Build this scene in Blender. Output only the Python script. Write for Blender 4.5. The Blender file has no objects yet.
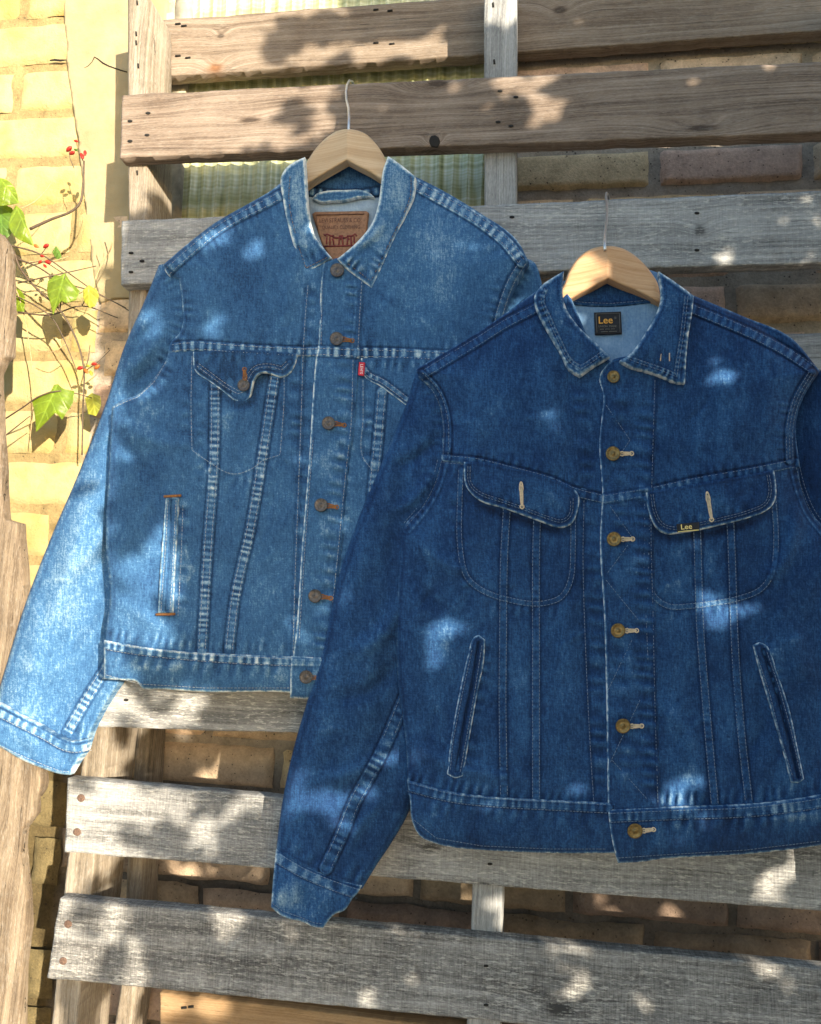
import bpy, bmesh, math, random
import numpy as np
from mathutils import Matrix, Vector

random.seed(7)
RNG = np.random.default_rng(11)
SC = bpy.context.scene
COL = SC.collection
rad = math.radians

# ------------------------------------------------------------------ frames
# Pallet frame: X right, Y into the wall, Z up along the boards; it leans back TILT
# against a vertical wall.  Image marks of the photograph are laid on real planes.
F, CX, CY = 790.0, 410.5, 512.0
TILT = rad(3.0)
X = np.array([5310., 102., -790.]); X /= np.linalg.norm(X)
U = np.array([147., -5712., 790.]); U -= X * U.dot(X); U /= np.linalg.norm(U)
Y = np.cross(U, X)
R_pc = np.stack([X, Y, U])            # pallet <- camera(image axes)
ROT = np.array([[1, 0, 0], [0, math.cos(TILT), math.sin(TILT)], [0, -math.sin(TILT), math.cos(TILT)]])
# columns: pallet Y -> (0,cos,-sin), pallet Z -> (0,sin,cos)
CAM_P = R_pc @ np.array([0, 0, -1.0])
CAM_W = ROT @ CAM_P
PXM = 1.0 / F                          # metres per pixel one metre away

def rays(px, py):
    d = np.stack([np.asarray(px, float) - CX, np.asarray(py, float) - CY, np.full(np.shape(px), F)], -1)
    return d @ R_pc.T

def P(px, py, h):
    """point on the plane h metres in front of the slats, in world space"""
    px = np.asarray(px, float); py = np.asarray(py, float)
    d = rays(px, py)
    t = (-np.asarray(h, float) - CAM_P[1]) / d[..., 1]
    return (CAM_P + d * t[..., None]) @ ROT.T

def PW(px, py, yw):
    """point on the vertical plane Y = yw in world space"""
    px = np.asarray(px, float); py = np.asarray(py, float)
    d = rays(px, py) @ ROT.T
    t = (np.asarray(yw, float) - CAM_W[1]) / d[..., 1]
    return CAM_W + d * t[..., None]

def PV(px, py, h):
    """point h metres in front of the brick wall, in world space"""
    return PW(px, py, WALL_Y - np.asarray(h, float))

WALL_Y = 0.168
GROUND_Z = -0.98

# ------------------------------------------------------------------ noise
_perm = np.random.default_rng(5).permutation(512)
_ang = np.random.default_rng(6).uniform(0, 2 * np.pi, 512)
_gx, _gy = np.cos(_ang), np.sin(_ang)

def pnoise(x, y, seed=0):
    x = np.asarray(x, float) + seed * 17.31; y = np.asarray(y, float) + seed * 9.73
    xi = np.floor(x).astype(int); yi = np.floor(y).astype(int)
    xf = x - xi; yf = y - yi
    u = xf * xf * xf * (xf * (xf * 6 - 15) + 10); v = yf * yf * yf * (yf * (yf * 6 - 15) + 10)
    def g(ix, iy, dx, dy):
        k = _perm[(_perm[(ix) & 511] + iy) & 511]
        return _gx[k] * dx + _gy[k] * dy
    n00 = g(xi, yi, xf, yf); n10 = g(xi + 1, yi, xf - 1, yf)
    n01 = g(xi, yi + 1, xf, yf - 1); n11 = g(xi + 1, yi + 1, xf - 1, yf - 1)
    a = n00 + u * (n10 - n00); b = n01 + u * (n11 - n01)
    return (a + v * (b - a)) * 1.5

def fbm(x, y, octv=3, seed=0):
    r = 0; a = 1; t = 0
    for i in range(octv):
        r = r + a * pnoise(np.asarray(x) * 2 ** i, np.asarray(y) * 2 ** i, seed + i * 3); t += a; a *= .55
    return r / t

def sstep(a, b, x):
    t = np.clip((x - a) / (b - a), 0, 1); return t * t * (3 - 2 * t)

# ------------------------------------------------------------------ polylines
def smooth(pts, closed=False, per=6, sharp=50):
    p = np.asarray(pts, float); n = len(p)
    if n < 3: return p
    tang = np.zeros_like(p); corner = np.zeros(n, bool)
    for i in range(n):
        a = p[i - 1] if (closed or i > 0) else None
        b = p[(i + 1) % n] if (closed or i < n - 1) else None
        if a is None: tang[i] = p[i + 1] - p[i]; corner[i] = True; continue
        if b is None: tang[i] = p[i] - p[i - 1]; corner[i] = True; continue
        d1 = p[i] - a; d2 = b - p[i]
        c = np.dot(d1, d2) / (np.linalg.norm(d1) * np.linalg.norm(d2) + 1e-9)
        if math.degrees(math.acos(max(-1, min(1, c)))) > sharp: corner[i] = True
        tt = d1 / (np.linalg.norm(d1) + 1e-9) + d2 / (np.linalg.norm(d2) + 1e-9)
        tang[i] = tt / (np.linalg.norm(tt) + 1e-9)
    out = []
    segs = n if closed else n - 1
    for i in range(segs):
        a = p[i]; b = p[(i + 1) % n]; L = np.linalg.norm(b - a); d = (b - a) / (L + 1e-9)
        ta = d if corner[i] else tang[i]; tb = d if corner[(i + 1) % n] else tang[(i + 1) % n]
        k = max(2, min(per, int(L / 4) + 1))
        for j in range(k):
            t = j / k; t2 = t * t; t3 = t2 * t
            out.append((2 * t3 - 3 * t2 + 1) * a + (t3 - 2 * t2 + t) * L * ta + (-2 * t3 + 3 * t2) * b + (t3 - t2) * L * tb)
    if not closed: out.append(p[-1])
    return np.array(out)

def poly_near(x, y, pts, closed):
    """distance, nearest point, arc length, signed side for flat arrays x,y"""
    a = pts; b = np.roll(pts, -1, 0)
    if not closed: a = a[:-1]; b = b[:-1]
    L = np.linalg.norm(b - a, axis=1); cum = np.concatenate([[0], np.cumsum(L)])
    n = len(x); D = np.full(n, 1e9); NX = np.zeros(n); NY = np.zeros(n); S = np.zeros(n); SG = np.zeros(n)
    for i in range(len(a)):
        if L[i] < 1e-6: continue
        dx, dy = (b[i] - a[i]) / L[i]
        rx = x - a[i, 0]; ry = y - a[i, 1]
        t = np.clip(rx * dx + ry * dy, 0, L[i])
        ex = rx - t * dx; ey = ry - t * dy
        d = np.sqrt(ex * ex + ey * ey)
        m = d < D
        D = np.where(m, d, D); NX = np.where(m, a[i, 0] + t * dx, NX); NY = np.where(m, a[i, 1] + t * dy, NY)
        S = np.where(m, cum[i] + t, S); SG = np.where(m, np.sign(dx * ry - dy * rx), SG)
    return D, NX, NY, S, SG

def inside(x, y, pts):
    c = np.zeros(len(x), bool); b = np.roll(pts, -1, 0)
    for (x1, y1), (x2, y2) in zip(pts, b):
        if y1 == y2: continue
        m = ((y1 > y) != (y2 > y)) & (x < (x2 - x1) * (y - y1) / (y2 - y1) + x1)
        c ^= m
    return c

# ------------------------------------------------------------------ objects
def tag(o, label=None, cat=None, group=None, kind=None):
    if label: o['label'] = label
    if cat: o['category'] = cat
    if group: o['group'] = group
    if kind: o['kind'] = kind
    return o

def thing(name, label, cat, loc=(0, 0, 0), group=None):
    o = bpy.data.objects.new(name, None); o.empty_display_size = .05; COL.objects.link(o)
    o.location = loc
    return tag(o, label, cat, group)

def mesh_obj(name, verts, faces, mat, parent=None, smooth_=True, attrs=None):
    """verts in world space; faces a list or an (n,4) int array"""
    me = bpy.data.meshes.new(name)
    v = np.asarray(verts, float)
    off = np.zeros(3)
    if parent is not None:
        q = parent
        while q is not None:
            off += np.array(q.location); q = q.parent
    v = v - off
    if isinstance(faces, np.ndarray):
        nf = len(faces); k = faces.shape[1]
        me.vertices.add(len(v)); me.vertices.foreach_set('co', v.astype(np.float32).ravel())
        me.loops.add(nf * k); me.loops.foreach_set('vertex_index', faces.astype(np.int32).ravel())
        me.polygons.add(nf)
        me.polygons.foreach_set('loop_start', np.arange(0, nf * k, k, dtype=np.int32))
        me.polygons.foreach_set('loop_total', np.full(nf, k, dtype=np.int32))
    else:
        me.from_pydata([tuple(q) for q in v], [], faces)
    for an, (ty, data) in (attrs or {}).items():
        at = me.attributes.new(an, ty, 'POINT')
        at.data.foreach_set('value' if ty == 'FLOAT' else ('vector' if ty == 'FLOAT_VECTOR' else 'color'), np.asarray(data, np.float32).ravel())
    me.update(calc_edges=True)
    me.validate()
    if smooth_:
        me.polygons.foreach_set('use_smooth', np.ones(len(me.polygons), bool))
    me.materials.append(mat)
    o = bpy.data.objects.new(name, me); COL.objects.link(o)
    if parent is not None: o.parent = parent
    return o

def np_join(parts):
    """join [(verts, faces(n,4))...]"""
    V = []; Fc = []; o = 0
    for v, f in parts:
        V.append(np.asarray(v, float)); Fc.append(np.asarray(f, int) + o); o += len(v)
    return np.concatenate(V), np.concatenate(Fc)

def tube(pts, r, sides=8, caps=True):
    """world-space tube; r scalar or per point -> verts, quads"""
    p = np.asarray(pts, float); n = len(p)
    r = np.full(n, r) if np.isscalar(r) else np.asarray(r, float)
    V = []; up = None
    for i in range(n):
        t = p[min(i + 1, n - 1)] - p[max(i - 1, 0)]; t = t / (np.linalg.norm(t) + 1e-12)
        if up is None:
            up = np.array([0, -1, 0.]) if abs(t[1]) < .8 else np.array([1., 0, 0])
        a = np.cross(t, up); a /= np.linalg.norm(a) + 1e-12; up = np.cross(a, t)
        for k in range(sides):
            th = 2 * math.pi * k / sides
            V.append(p[i] + r[i] * (math.cos(th) * a + math.sin(th) * up))
    Fq = []
    for i in range(n - 1):
        for k in range(sides):
            k2 = (k + 1) % sides
            Fq.append((i * sides + k, i * sides + k2, (i + 1) * sides + k2, (i + 1) * sides + k))
    V = np.array(V)
    if caps:
        for base, c in ((0, p[0]), ((n - 1) * sides, p[-1])):
            ci = len(V); V = np.vstack([V, c])
            for k in range(0, sides, 2):
                q = (base + k, base + (k + 1) % sides, base + (k + 2) % sides, ci)
                Fq.append(q if base else q[::-1])
    return V, np.array(Fq)

# ------------------------------------------------------------------ materials
class NT:
    def __init__(s, name):
        s.m = bpy.data.materials.new(name); s.m.use_nodes = True
        s.t = s.m.node_tree; s.n = s.t.nodes; s.l = s.t.links
        s.b = s.n['Principled BSDF']; s.out = s.n['Material Output']
    def N(s, ty, **kw):
        q = s.n.new(ty)
        for k, v in kw.items():
            if k in q.inputs.keys(): s.set(q.inputs[k], v)
            else: setattr(q, k, v)
        return q
    def set(s, sock, v):
        if hasattr(v, 'is_output'): s.l.new(v, sock)
        else: sock.default_value = v
    def math(s, op, a, b=0.0, c=None):
        q = s.n.new('ShaderNodeMath'); q.operation = op
        s.set(q.inputs[0], a); s.set(q.inputs[1], b)
        if c is not None: s.set(q.inputs[2], c)
        return q.outputs[0]
    def attr(s, name, out='Fac'):
        q = s.n.new('ShaderNodeAttribute'); q.attribute_name = name; return q.outputs[out]
    def mapping(s, vec, scale=(1, 1, 1), loc=(0, 0, 0), rot=(0, 0, 0)):
        q = s.n.new('ShaderNodeMapping'); s.l.new(vec, q.inputs[0])
        q.inputs['Scale'].default_value = scale; q.inputs['Location'].default_value = loc; q.inputs['Rotation'].default_value = rot
        return q.outputs[0]
    def noise(s, vec, scale, detail=2, rough=.5, dist=0.0):
        q = s.n.new('ShaderNodeTexNoise'); s.l.new(vec, q.inputs['Vector'])
        q.inputs['Scale'].default_value = scale; q.inputs['Detail'].default_value = detail
        q.inputs['Roughness'].default_value = rough; q.inputs['Distortion'].default_value = dist
        return q.outputs['Fac']
    def ramp(s, fac, stops, interp='LINEAR'):
        q = s.n.new('ShaderNodeValToRGB'); s.l.new(fac, q.inputs[0]); cr = q.color_ramp; cr.interpolation = interp
        while len(cr.elements) < len(stops): cr.elements.new(.5)
        for e, (p, c) in zip(cr.elements, stops):
            e.position = p; e.color = (*c, 1) if len(c) == 3 else c
        return q.outputs[0]
    def mix(s, fac, a, b, mode='MIX'):
        q = s.n.new('ShaderNodeMix'); q.data_type = 'RGBA'; q.blend_type = mode
        s.set(q.inputs[0], fac)
        for i, v in ((6, a), (7, b)):
            if hasattr(v, 'is_output'): s.l.new(v, q.inputs[i])
            else: q.inputs[i].default_value = (*v, 1) if len(v) == 3 else v
        return q.outputs[2]
    def bump(s, hgt, strength=.5, dist=.001, prev=None):
        q = s.n.new('ShaderNodeBump'); s.l.new(hgt, q.inputs['Height'])
        q.inputs['Strength'].default_value = strength; q.inputs['Distance'].default_value = dist
        if prev: s.l.new(prev, q.inputs['Normal'])
        return q.outputs[0]
    def base(s, c):
        if hasattr(c, 'is_output'): s.l.new(c, s.b.inputs['Base Color'])
        else: s.b.inputs['Base Color'].default_value = (*c, 1)
    def fin(s, rough=.8, normal=None, **kw):
        s.set(s.b.inputs['Roughness'], rough)
        if normal: s.l.new(normal, s.b.inputs['Normal'])
        for k, v in kw.items(): s.set(s.b.inputs[k.replace('_', ' ')], v)
        return s.m

def denim(name, stops, speck=.55, streak=.35, blotch=.25, seed=0.0):
    t = NT(name); uv = t.attr('duv', 'Vector'); w = t.attr('wear')
    n1 = t.math('ADD', t.math('MULTIPLY', t.noise(uv, 800, 2, .6), .55), t.math('MULTIPLY', t.noise(uv, 430, 2, .65), .45))
    n2 = t.noise(t.mapping(uv, (620, 75, 1), (seed, 0, 0)), 1, 2, .6)
    n2b = t.noise(t.mapping(uv, (60, 760, 1), (0, seed, 0)), 1, 1, .5)
    n3 = t.noise(t.mapping(uv, (1, .6, 1), (seed, seed, 0)), 26, 4, .6)
    n4 = t.noise(t.mapping(uv, (1, 1, 1), (3 + seed, 1, 0)), 130, 3, .65)
    f = t.math('MULTIPLY_ADD', t.math('SUBTRACT', n1, .5), speck, w)
    f = t.math('MULTIPLY_ADD', t.math('SUBTRACT', n2, .5), streak, f)
    f = t.math('MULTIPLY_ADD', t.math('SUBTRACT', n2b, .5), streak * .35, f)
    f = t.math('MULTIPLY_ADD', t.math('SUBTRACT', n3, .5), blotch, f)
    f = t.math('MULTIPLY_ADD', t.math('SUBTRACT', n4, .5), blotch * 1.1, f)
    t.base(t.ramp(f, stops))
    tw = t.n.new('ShaderNodeTexWave'); tw.wave_type = 'BANDS'; tw.bands_direction = 'DIAGONAL'
    t.l.new(uv, tw.inputs['Vector']); tw.inputs['Scale'].default_value = 260; tw.inputs['Distortion'].default_value = 1.5
    hgt = t.math('MULTIPLY_ADD', tw.outputs['Fac'], .25, n1)
    return t.fin(.92, t.bump(hgt, .55, .0007), Specular_IOR_Level=.2)

def wood(name, stops, grain=260, along=7, speck=.25, knots=(), white=0.0, dirt=.35, bump=.6, saw=0.0, warp=.006, stain=None, rough=.85, crack=.5):
    """wood grained along the first axis of 'wuv' (metres: along, across, depth)"""
    t = NT(name); uv = t.attr('wuv', 'Vector')
    sep = t.n.new('ShaderNodeSeparateXYZ'); t.l.new(uv, sep.inputs[0]); x, y, z = sep.outputs
    wv = t.noise(t.mapping(uv, (3.5, 14, 5)), 1, 2, .5)
    g = t.math('ADD', t.math('MULTIPLY_ADD', t.math('SUBTRACT', wv, .5), warp * 4, y), t.math('MULTIPLY', z, .8))
    kd = None
    for (kx, ky, ax, ay, amp) in knots:
        dx = t.math('DIVIDE', t.math('SUBTRACT', x, kx), ax); dy = t.math('DIVIDE', t.math('SUBTRACT', y, ky), ay)
        r2 = t.math('ADD', t.math('MULTIPLY', dx, dx), t.math('MULTIPLY', dy, dy))
        e = t.math('POWER', 2.718, t.math('MULTIPLY', r2, -1.0))
        g = t.math('MULTIPLY_ADD', e, amp, g)
        k = t.math('POWER', 2.718, t.math('MULTIPLY', r2, -14.0))
        kd = k if kd is None else t.math('MAXIMUM', kd, k)
    cmb = t.n.new('ShaderNodeCombineXYZ'); t.l.new(t.math('MULTIPLY', x, along), cmb.inputs[0]); t.l.new(t.math('MULTIPLY', g, grain * 1.6), cmb.inputs[1])
    gv = cmb.outputs[0]
    n1 = t.noise(gv, 1, 4, .65)
    cmb2 = t.n.new('ShaderNodeCombineXYZ'); t.l.new(t.math('MULTIPLY', x, along * .45), cmb2.inputs[0]); t.l.new(t.math('MULTIPLY', g, grain * .3), cmb2.inputs[1])
    n2 = t.noise(cmb2.outputs[0], 1, 2, .5)
    fine = t.noise(t.mapping(uv, (170, 800, 800)), 1, 3, .75)
    mott = t.noise(uv, 14, 4, .6)
    f = t.math('MULTIPLY_ADD', t.math('SUBTRACT', n1, .5), 1.0, .5)
    f = t.math('MULTIPLY_ADD', t.math('SUBTRACT', n2, .5), .7, f)
    f = t.math('MULTIPLY_ADD', t.math('SUBTRACT', fine, .5), speck * 2.8, f)
    f = t.math('MULTIPLY_ADD', t.math('SUBTRACT', mott, .5), dirt * 1.6, f)
    sw = None
    if saw:
        sw = t.noise(t.mapping(uv, (520, 40, 1), (0, 0, 0), (0, 0, .06)), 1, 2, .6)
        f = t.math('MULTIPLY_ADD', t.math('SUBTRACT', sw, .5), saw * 1.6, f)
    if kd is not None: f = t.math('MULTIPLY_ADD', kd, -.8, f)
    c = t.ramp(f, stops)
    ck = t.noise(t.mapping(uv, (9, 330, 100), (2.3, 0, 0)), 1, 3, .7)
    ckm = t.math('MULTIPLY', t.math('GREATER_THAN', ck, .645), crack)
    c = t.mix(ckm, c, tuple(q * .35 for q in stops[0][1]))
    if white:
        fl = t.noise(t.mapping(uv, (75, 330, 200)), 1, 3, .75)
        pm = t.noise(uv, 19, 2, .5)
        wm = t.math('MULTIPLY', t.math('MAXIMUM', t.math('MULTIPLY', t.math('SUBTRACT', t.math('ADD', fl, t.math('MULTIPLY', pm, .25)), .66), 9.0), 0.0), white)
        wm = t.math('MINIMUM', wm, white)
        c = t.mix(wm, c, (.55, .53, .48))
    if stain:
        sx, sy, sr, scol = stain
        dx = t.math('DIVIDE', t.math('SUBTRACT', x, sx), sr[0]); dy = t.math('DIVIDE', t.math('SUBTRACT', y, sy), sr[1])
        e = t.math('POWER', 2.718, t.math('MULTIPLY', t.math('ADD', t.math('MULTIPLY', dx, dx), t.math('MULTIPLY', dy, dy)), -1.0))
        c = t.mix(t.math('MULTIPLY', t.math('MULTIPLY', e, n1), 1.0), c, scol)
    t.base(c)
    hh = t.math('MULTIPLY_ADD', n1, .7, fine)
    if sw is not None: hh = t.math('MULTIPLY_ADD', sw, saw * 2.2, hh)
    hh = t.math('MULTIPLY_ADD', ckm, -1.5, hh)
    return t.fin(rough, t.bump(hh, bump, .0014), Specular_IOR_Level=.25)

def plain(name, col, rough=.6, metal=0.0, var=.0, scale=300, bump=0.0):
    t = NT(name)
    tc = t.n.new('ShaderNodeTexCoord').outputs['Object']
    n = t.noise(tc, scale, 3, .6)
    lo = tuple(max(0, q * (1 - var)) for q in col); hi = tuple(min(1, q * (1 + var)) for q in col)
    t.base(t.ramp(n, [(.3, lo), (.7, hi)]))
    return t.fin(rough, t.bump(n, bump, .0006) if bump else None, Metallic=metal)

M = {}
M['denim_pale'] = denim('faded_denim', [(0.0, (.008, .024, .062)), (.25, (.020, .062, .150)), (.5, (.045, .127, .258)), (.75, (.21, .325, .42)), (1.0, (.66, .70, .69))], .75, .42, .19)
M['denim_dark'] = denim('indigo_denim', [(0.0, (.0028, .0095, .032)), (.28, (.0080, .030, .094)), (.52, (.023, .079, .190)), (.78, (.15, .245, .345)), (1.0, (.52, .58, .62))], .62, .40, .20, 3.7)
M['lining_pale'] = denim('denim_inside_out', [(0.0, (.10, .155, .22)), (.4, (.18, .25, .34)), (.7, (.29, .37, .45)), (1.0, (.5, .55, .58))], .4, .25, .2, 1.3)
M['lining_dark'] = denim('indigo_inside_out', [(0.0, (.05, .10, .20)), (.4, (.10, .19, .32)), (.7, (.19, .30, .44)), (1.0, (.4, .48, .55))], .4, .25, .25, 2.3)
M['thread_pale'] = plain('faded_thread', (.31, .33, .34), .9, var=.35)
M['thread_tan'] = plain('tan_thread', (.24, .17, .09), .9, var=.35)
M['thread_blue'] = plain('pale_blue_thread', (.135, .185, .25), .9, var=.35)
M['thread_rust'] = plain('rust_thread', (.24, .10, .03), .9, var=.3)
M['thread_cream'] = plain('cream_thread', (.55, .44, .30), .9, var=.25)
M['copper'] = plain('tarnished_copper', (.085, .070, .062), .45, .65, var=.5, scale=400, bump=.5)
M['brass'] = plain('worn_brass', (.125, .088, .036), .40, .8, var=.45, scale=350, bump=.4)
M['steel'] = plain('steel_wire', (.55, .55, .56), .3, .75, var=.15)
M['rust'] = plain('rusty_nail', (.13, .078, .055), .75, .3, var=.4, scale=500, bump=.5)
M['black'] = plain('dark_hole', (.012, .010, .008), .95)
M['leather'] = plain('tan_leather', (.235, .115, .058), .7, var=.3, scale=260, bump=.4)
M['print_brown'] = plain('brown_print', (.075, .03, .02), .8)
M['print_red'] = plain('red_print', (.17, .028, .026), .8, var=.3)
M['label_black'] = plain('black_woven', (.013, .013, .016), .85, var=.3)
M['label_orange'] = plain('orange_woven', (.62, .30, .05), .8)
M['label_yellow'] = plain('yellow_woven', (.72, .58, .22), .8)
M['label_grey'] = plain('grey_woven', (.16, .15, .13), .85)
M['red_tab'] = plain('red_woven', (.50, .022, .045), .8, var=.2)
M['white'] = plain('white_woven', (.75, .72, .7), .8)
# wood: grey weathered, warm brown, raw
GREY = [(.1, (.07, .066, .062)), (.36, (.165, .162, .158)), (.6, (.27, .267, .26)), (.85, (.38, .376, .366)), (1, (.52, .51, .485))]
GREYD = [(.1, (.045, .043, .041)), (.36, (.12, .115, .11)), (.6, (.22, .213, .203)), (.85, (.34, .332, .318)), (1, (.46, .45, .43))]
WARM = [(.1, (.085, .05, .028)), (.38, (.19, .122, .07)), (.6, (.285, .198, .122)), (.85, (.37, .275, .18)), (1, (.46, .36, .25))]
SILV = [(.1, (.085, .084, .084)), (.36, (.19, .19, .188)), (.6, (.29, .29, .286)), (.85, (.40, .40, .395)), (1, (.50, .50, .49))]
WARMD = [(.1, (.06, .042, .031)), (.36, (.135, .099, .074)), (.58, (.215, .165, .128)), (.82, (.30, .24, .192)), (1, (.38, .325, .275))]
RAW = [(.1, (.11, .062, .03)), (.38, (.22, .135, .068)), (.6, (.30, .20, .11)), (.85, (.38, .27, .16)), (1, (.46, .34, .22))]

# ------------------------------------------------------------------ heightfield panel
def panel(name, parent, mat, outline, hfun, step=1.0, thick=.002, rnd=2.0, seams=(), wear=0.4, edge_wear=.0, edge_w=1.8,
          wearfun=None, raise_=0.0, mapf=P, uvrot=0.0, closed_smooth=True, puckers=(), wear_dapple_spots=(), folds=(), wood_axis=None, back=False, sharp=50, edge_jit=0.0, creases=None, edge_on=None):
    pts = smooth(outline, True, 8, sharp) if closed_smooth else np.asarray(outline, float)
    if edge_jit:
        q = []
        for a, b in zip(pts, np.roll(pts, -1, 0)):
            L = np.linalg.norm(b - a); k = max(1, int(L / 5))
            for j in range(k): q.append(a + (b - a) * j / k)
        q = np.array(q)
        q[:, 1] += edge_jit * fbm(q[:, 0] / 28, q[:, 1] / 28, 3, 40); q[:, 0] += edge_jit * fbm(q[:, 0] / 17, q[:, 1] / 17, 3, 44)
        pts = q
    x0, y0 = np.floor(pts.min(0) - 1); x1, y1 = np.ceil(pts.max(0) + 1)
    xs = np.arange(x0, x1 + step, step); ys = np.arange(y0, y1 + step, step)
    GX, GY = np.meshgrid(xs, ys); nx, ny = len(xs), len(ys)
    gx = GX.ravel().copy(); gy = GY.ravel().copy()
    ins = inside(gx, gy, pts).reshape(ny, nx)
    q = (ins[:-1, :-1].astype(int) + ins[1:, :-1] + ins[:-1, 1:] + ins[1:, 1:]) >= 1
    # keep a cell when its centre is inside
    cxs = (GX[:-1, :-1] + step / 2).ravel(); cys = (GY[:-1, :-1] + step / 2).ravel()
    q = q & inside(cxs, cys, pts).reshape(ny - 1, nx - 1)
    iy, ix = np.nonzero(q)
    idx = np.arange(nx * ny).reshape(ny, nx)
    quads = np.stack([idx[iy, ix], idx[iy + 1, ix], idx[iy + 1, ix + 1], idx[iy, ix + 1]], 1)
    used, inv = np.unique(quads.ravel(), return_inverse=True)
    quads = inv.reshape(-1, 4)
    gx = gx[used]; gy = gy[used]
    n = len(gx)
    # boundary
    e = np.concatenate([quads[:, [0, 1]], quads[:, [1, 2]], quads[:, [2, 3]], quads[:, [3, 0]]])
    key = np.minimum(e[:, 0], e[:, 1]) * (n + 1) + np.maximum(e[:, 0], e[:, 1])
    uq, first, cnt = np.unique(key, return_index=True, return_counts=True)
    be = e[first[cnt == 1]]
    bv = np.unique(be)
    d, nxp, nyp, s, sg = poly_near(gx[bv], gy[bv], pts, True)
    gx[bv] = nxp; gy[bv] = nyp
    d = poly_near(gx, gy, pts, True)[0]
    h = hfun(gx, gy) + raise_
    w = np.full(n, float(wear)) if wearfun is None else wearfun(gx, gy) + 0.0
    ctx = dict(gx=gx, gy=gy, d=d)
    for sm in seams:
        apply_seam(sm, gx, gy, h, w)
    for (fp, fw, amp, fwear_shade) in folds:
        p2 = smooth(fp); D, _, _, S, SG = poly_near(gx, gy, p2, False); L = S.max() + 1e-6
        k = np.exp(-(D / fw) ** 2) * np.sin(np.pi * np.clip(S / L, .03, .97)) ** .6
        h += 1.5 * amp * k; w += fwear_shade * k  # wear on the fold; below the pocket flaps it is painted shade
    for (fp, fw, per, amph, ampw, seed) in puckers:
        p2 = smooth(fp); D, _, _, S, SG = poly_near(gx, gy, p2, False)
        wv = np.sin(2 * np.pi * (S / per + .55 * pnoise(S / (per * 2.2), SG * 0 + seed, seed) + .012 * D * SG))
        wv = np.sign(wv) * np.abs(wv) ** .7
        k = np.exp(-(D / fw) ** 2) * (.45 + .9 * np.clip(pnoise(S / 31., D * .02, seed + 5) + .5, 0, 1))
        h += amph * 1.2 * k * wv; w += ampw * .9 * k * wv
    if creases:
        rc = random.Random(creases[1]); mn = pts.min(0); mxx = pts.max(0)
        for _ in range(creases[0]):
            cx_ = rc.uniform(mn[0], mxx[0]); cy_ = rc.uniform(mn[1], mxx[1]); a_ = rc.gauss(math.pi / 2, .75); L_ = rc.uniform(14, 55); kx = rc.uniform(-.25, .25) * L_
            q_ = smooth([(cx_ - math.cos(a_) * L_ / 2, cy_ - math.sin(a_) * L_ / 2), (cx_ - math.sin(a_) * kx, cy_ + math.cos(a_) * kx), (cx_ + math.cos(a_) * L_ / 2, cy_ + math.sin(a_) * L_ / 2)])
            m_ = (np.abs(gx - cx_) < L_ * .8 + 14) & (np.abs(gy - cy_) < L_ * .8 + 14)
            if not m_.any(): continue
            D, _, _, S, SG = poly_near(gx[m_], gy[m_], q_, False)
            wd = rc.uniform(1.6, 5.0); k = np.exp(-(D / wd) ** 2) * np.sin(np.pi * np.clip(S / (S.max() + 1e-6), .02, .98)) ** .8; sg_ = rc.choice((1, 1, -1))
            h[m_] += sg_ * rc.uniform(.0004, .0014) * k; w[m_] += sg_ * rc.uniform(.04, .15) * k * (.6 + .8 * pnoise(gx[m_] / 5, gy[m_] / 5, 9))
    for (sx, sy, rx, ry, v) in wear_dapple_spots:
        w += v * np.exp(-((gx - sx) / rx) ** 2 - ((gy - sy) / ry) ** 2)  # pale ones at the canopy gaps are sun dapples painted into the wear
    if wood_axis is None and mapf is P:
        w += .095 * pnoise(gx / 1.9, gy / 2.5, 15) + .05 * pnoise(gx / 3.9, gy / 9.5, 17); h += .00022 * pnoise(gx / 3.1, gy / 3.7, 19)
    if edge_wear:
        de = d if edge_on is None else poly_near(gx, gy, smooth(edge_on), False)[0]
        w += edge_wear * np.exp(-(de / edge_w) ** 2) * np.clip(.85 + .8 * pnoise(gx / 5, gy / 5, 3), .2, 1.5) - .10 * np.exp(-((d - edge_w * 2.1) / 1.2) ** 2)
    if rnd:
        k = np.clip(1 - d / rnd, 0, 1); h -= rnd * 1.25e-3 * (1 - np.sqrt(np.clip(1 - k * k, 0, 1)))
    V = mapf(gx, gy, h)
    ny_ = len(bv); remap = -np.ones(n, int); remap[bv] = np.arange(ny_) + n
    INTO = ROT @ np.array([0, 1., 0]) if mapf is P else np.array([0, 1., 0])
    V2 = V[bv] + INTO * thick
    sk = np.stack([be[:, 1], be[:, 0], remap[be[:, 0]], remap[be[:, 1]]], 1)
    allq = [quads, sk]; allV = [V, V2]; uvx = np.concatenate([gx, gx[bv]]); uvy = np.concatenate([gy, gy[bv]])
    ww = np.concatenate([w, w[bv]]); dep = np.concatenate([np.zeros(n), np.full(len(bv), thick)])
    if back:
        o = n + len(bv)
        allV.append(V + INTO * thick); allq.append(quads[:, ::-1] + o)
        uvx = np.concatenate([uvx, gx]); uvy = np.concatenate([uvy, gy]); ww = np.concatenate([ww, w]); dep = np.concatenate([dep, np.full(n, thick)])
    V = np.concatenate(allV); Q = np.concatenate(allq)
    if wood_axis is None:
        c, s_ = math.cos(uvrot), math.sin(uvrot)
        m = 1.27e-3
        at = {'duv': ('FLOAT_VECTOR', np.stack([(c * uvx - s_ * uvy) * m, (s_ * uvx + c * uvy) * m, dep], 1)), 'wear': ('FLOAT', ww)}  # wear also carries painted dapples and the shade below the flaps
    else:
        W = V @ ROT
        a, b = (0, 2) if wood_axis == 'x' else (2, 0)
        at = {'wuv': ('FLOAT_VECTOR', np.stack([W[:, a], W[:, b], W[:, 1]], 1))}
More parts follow.
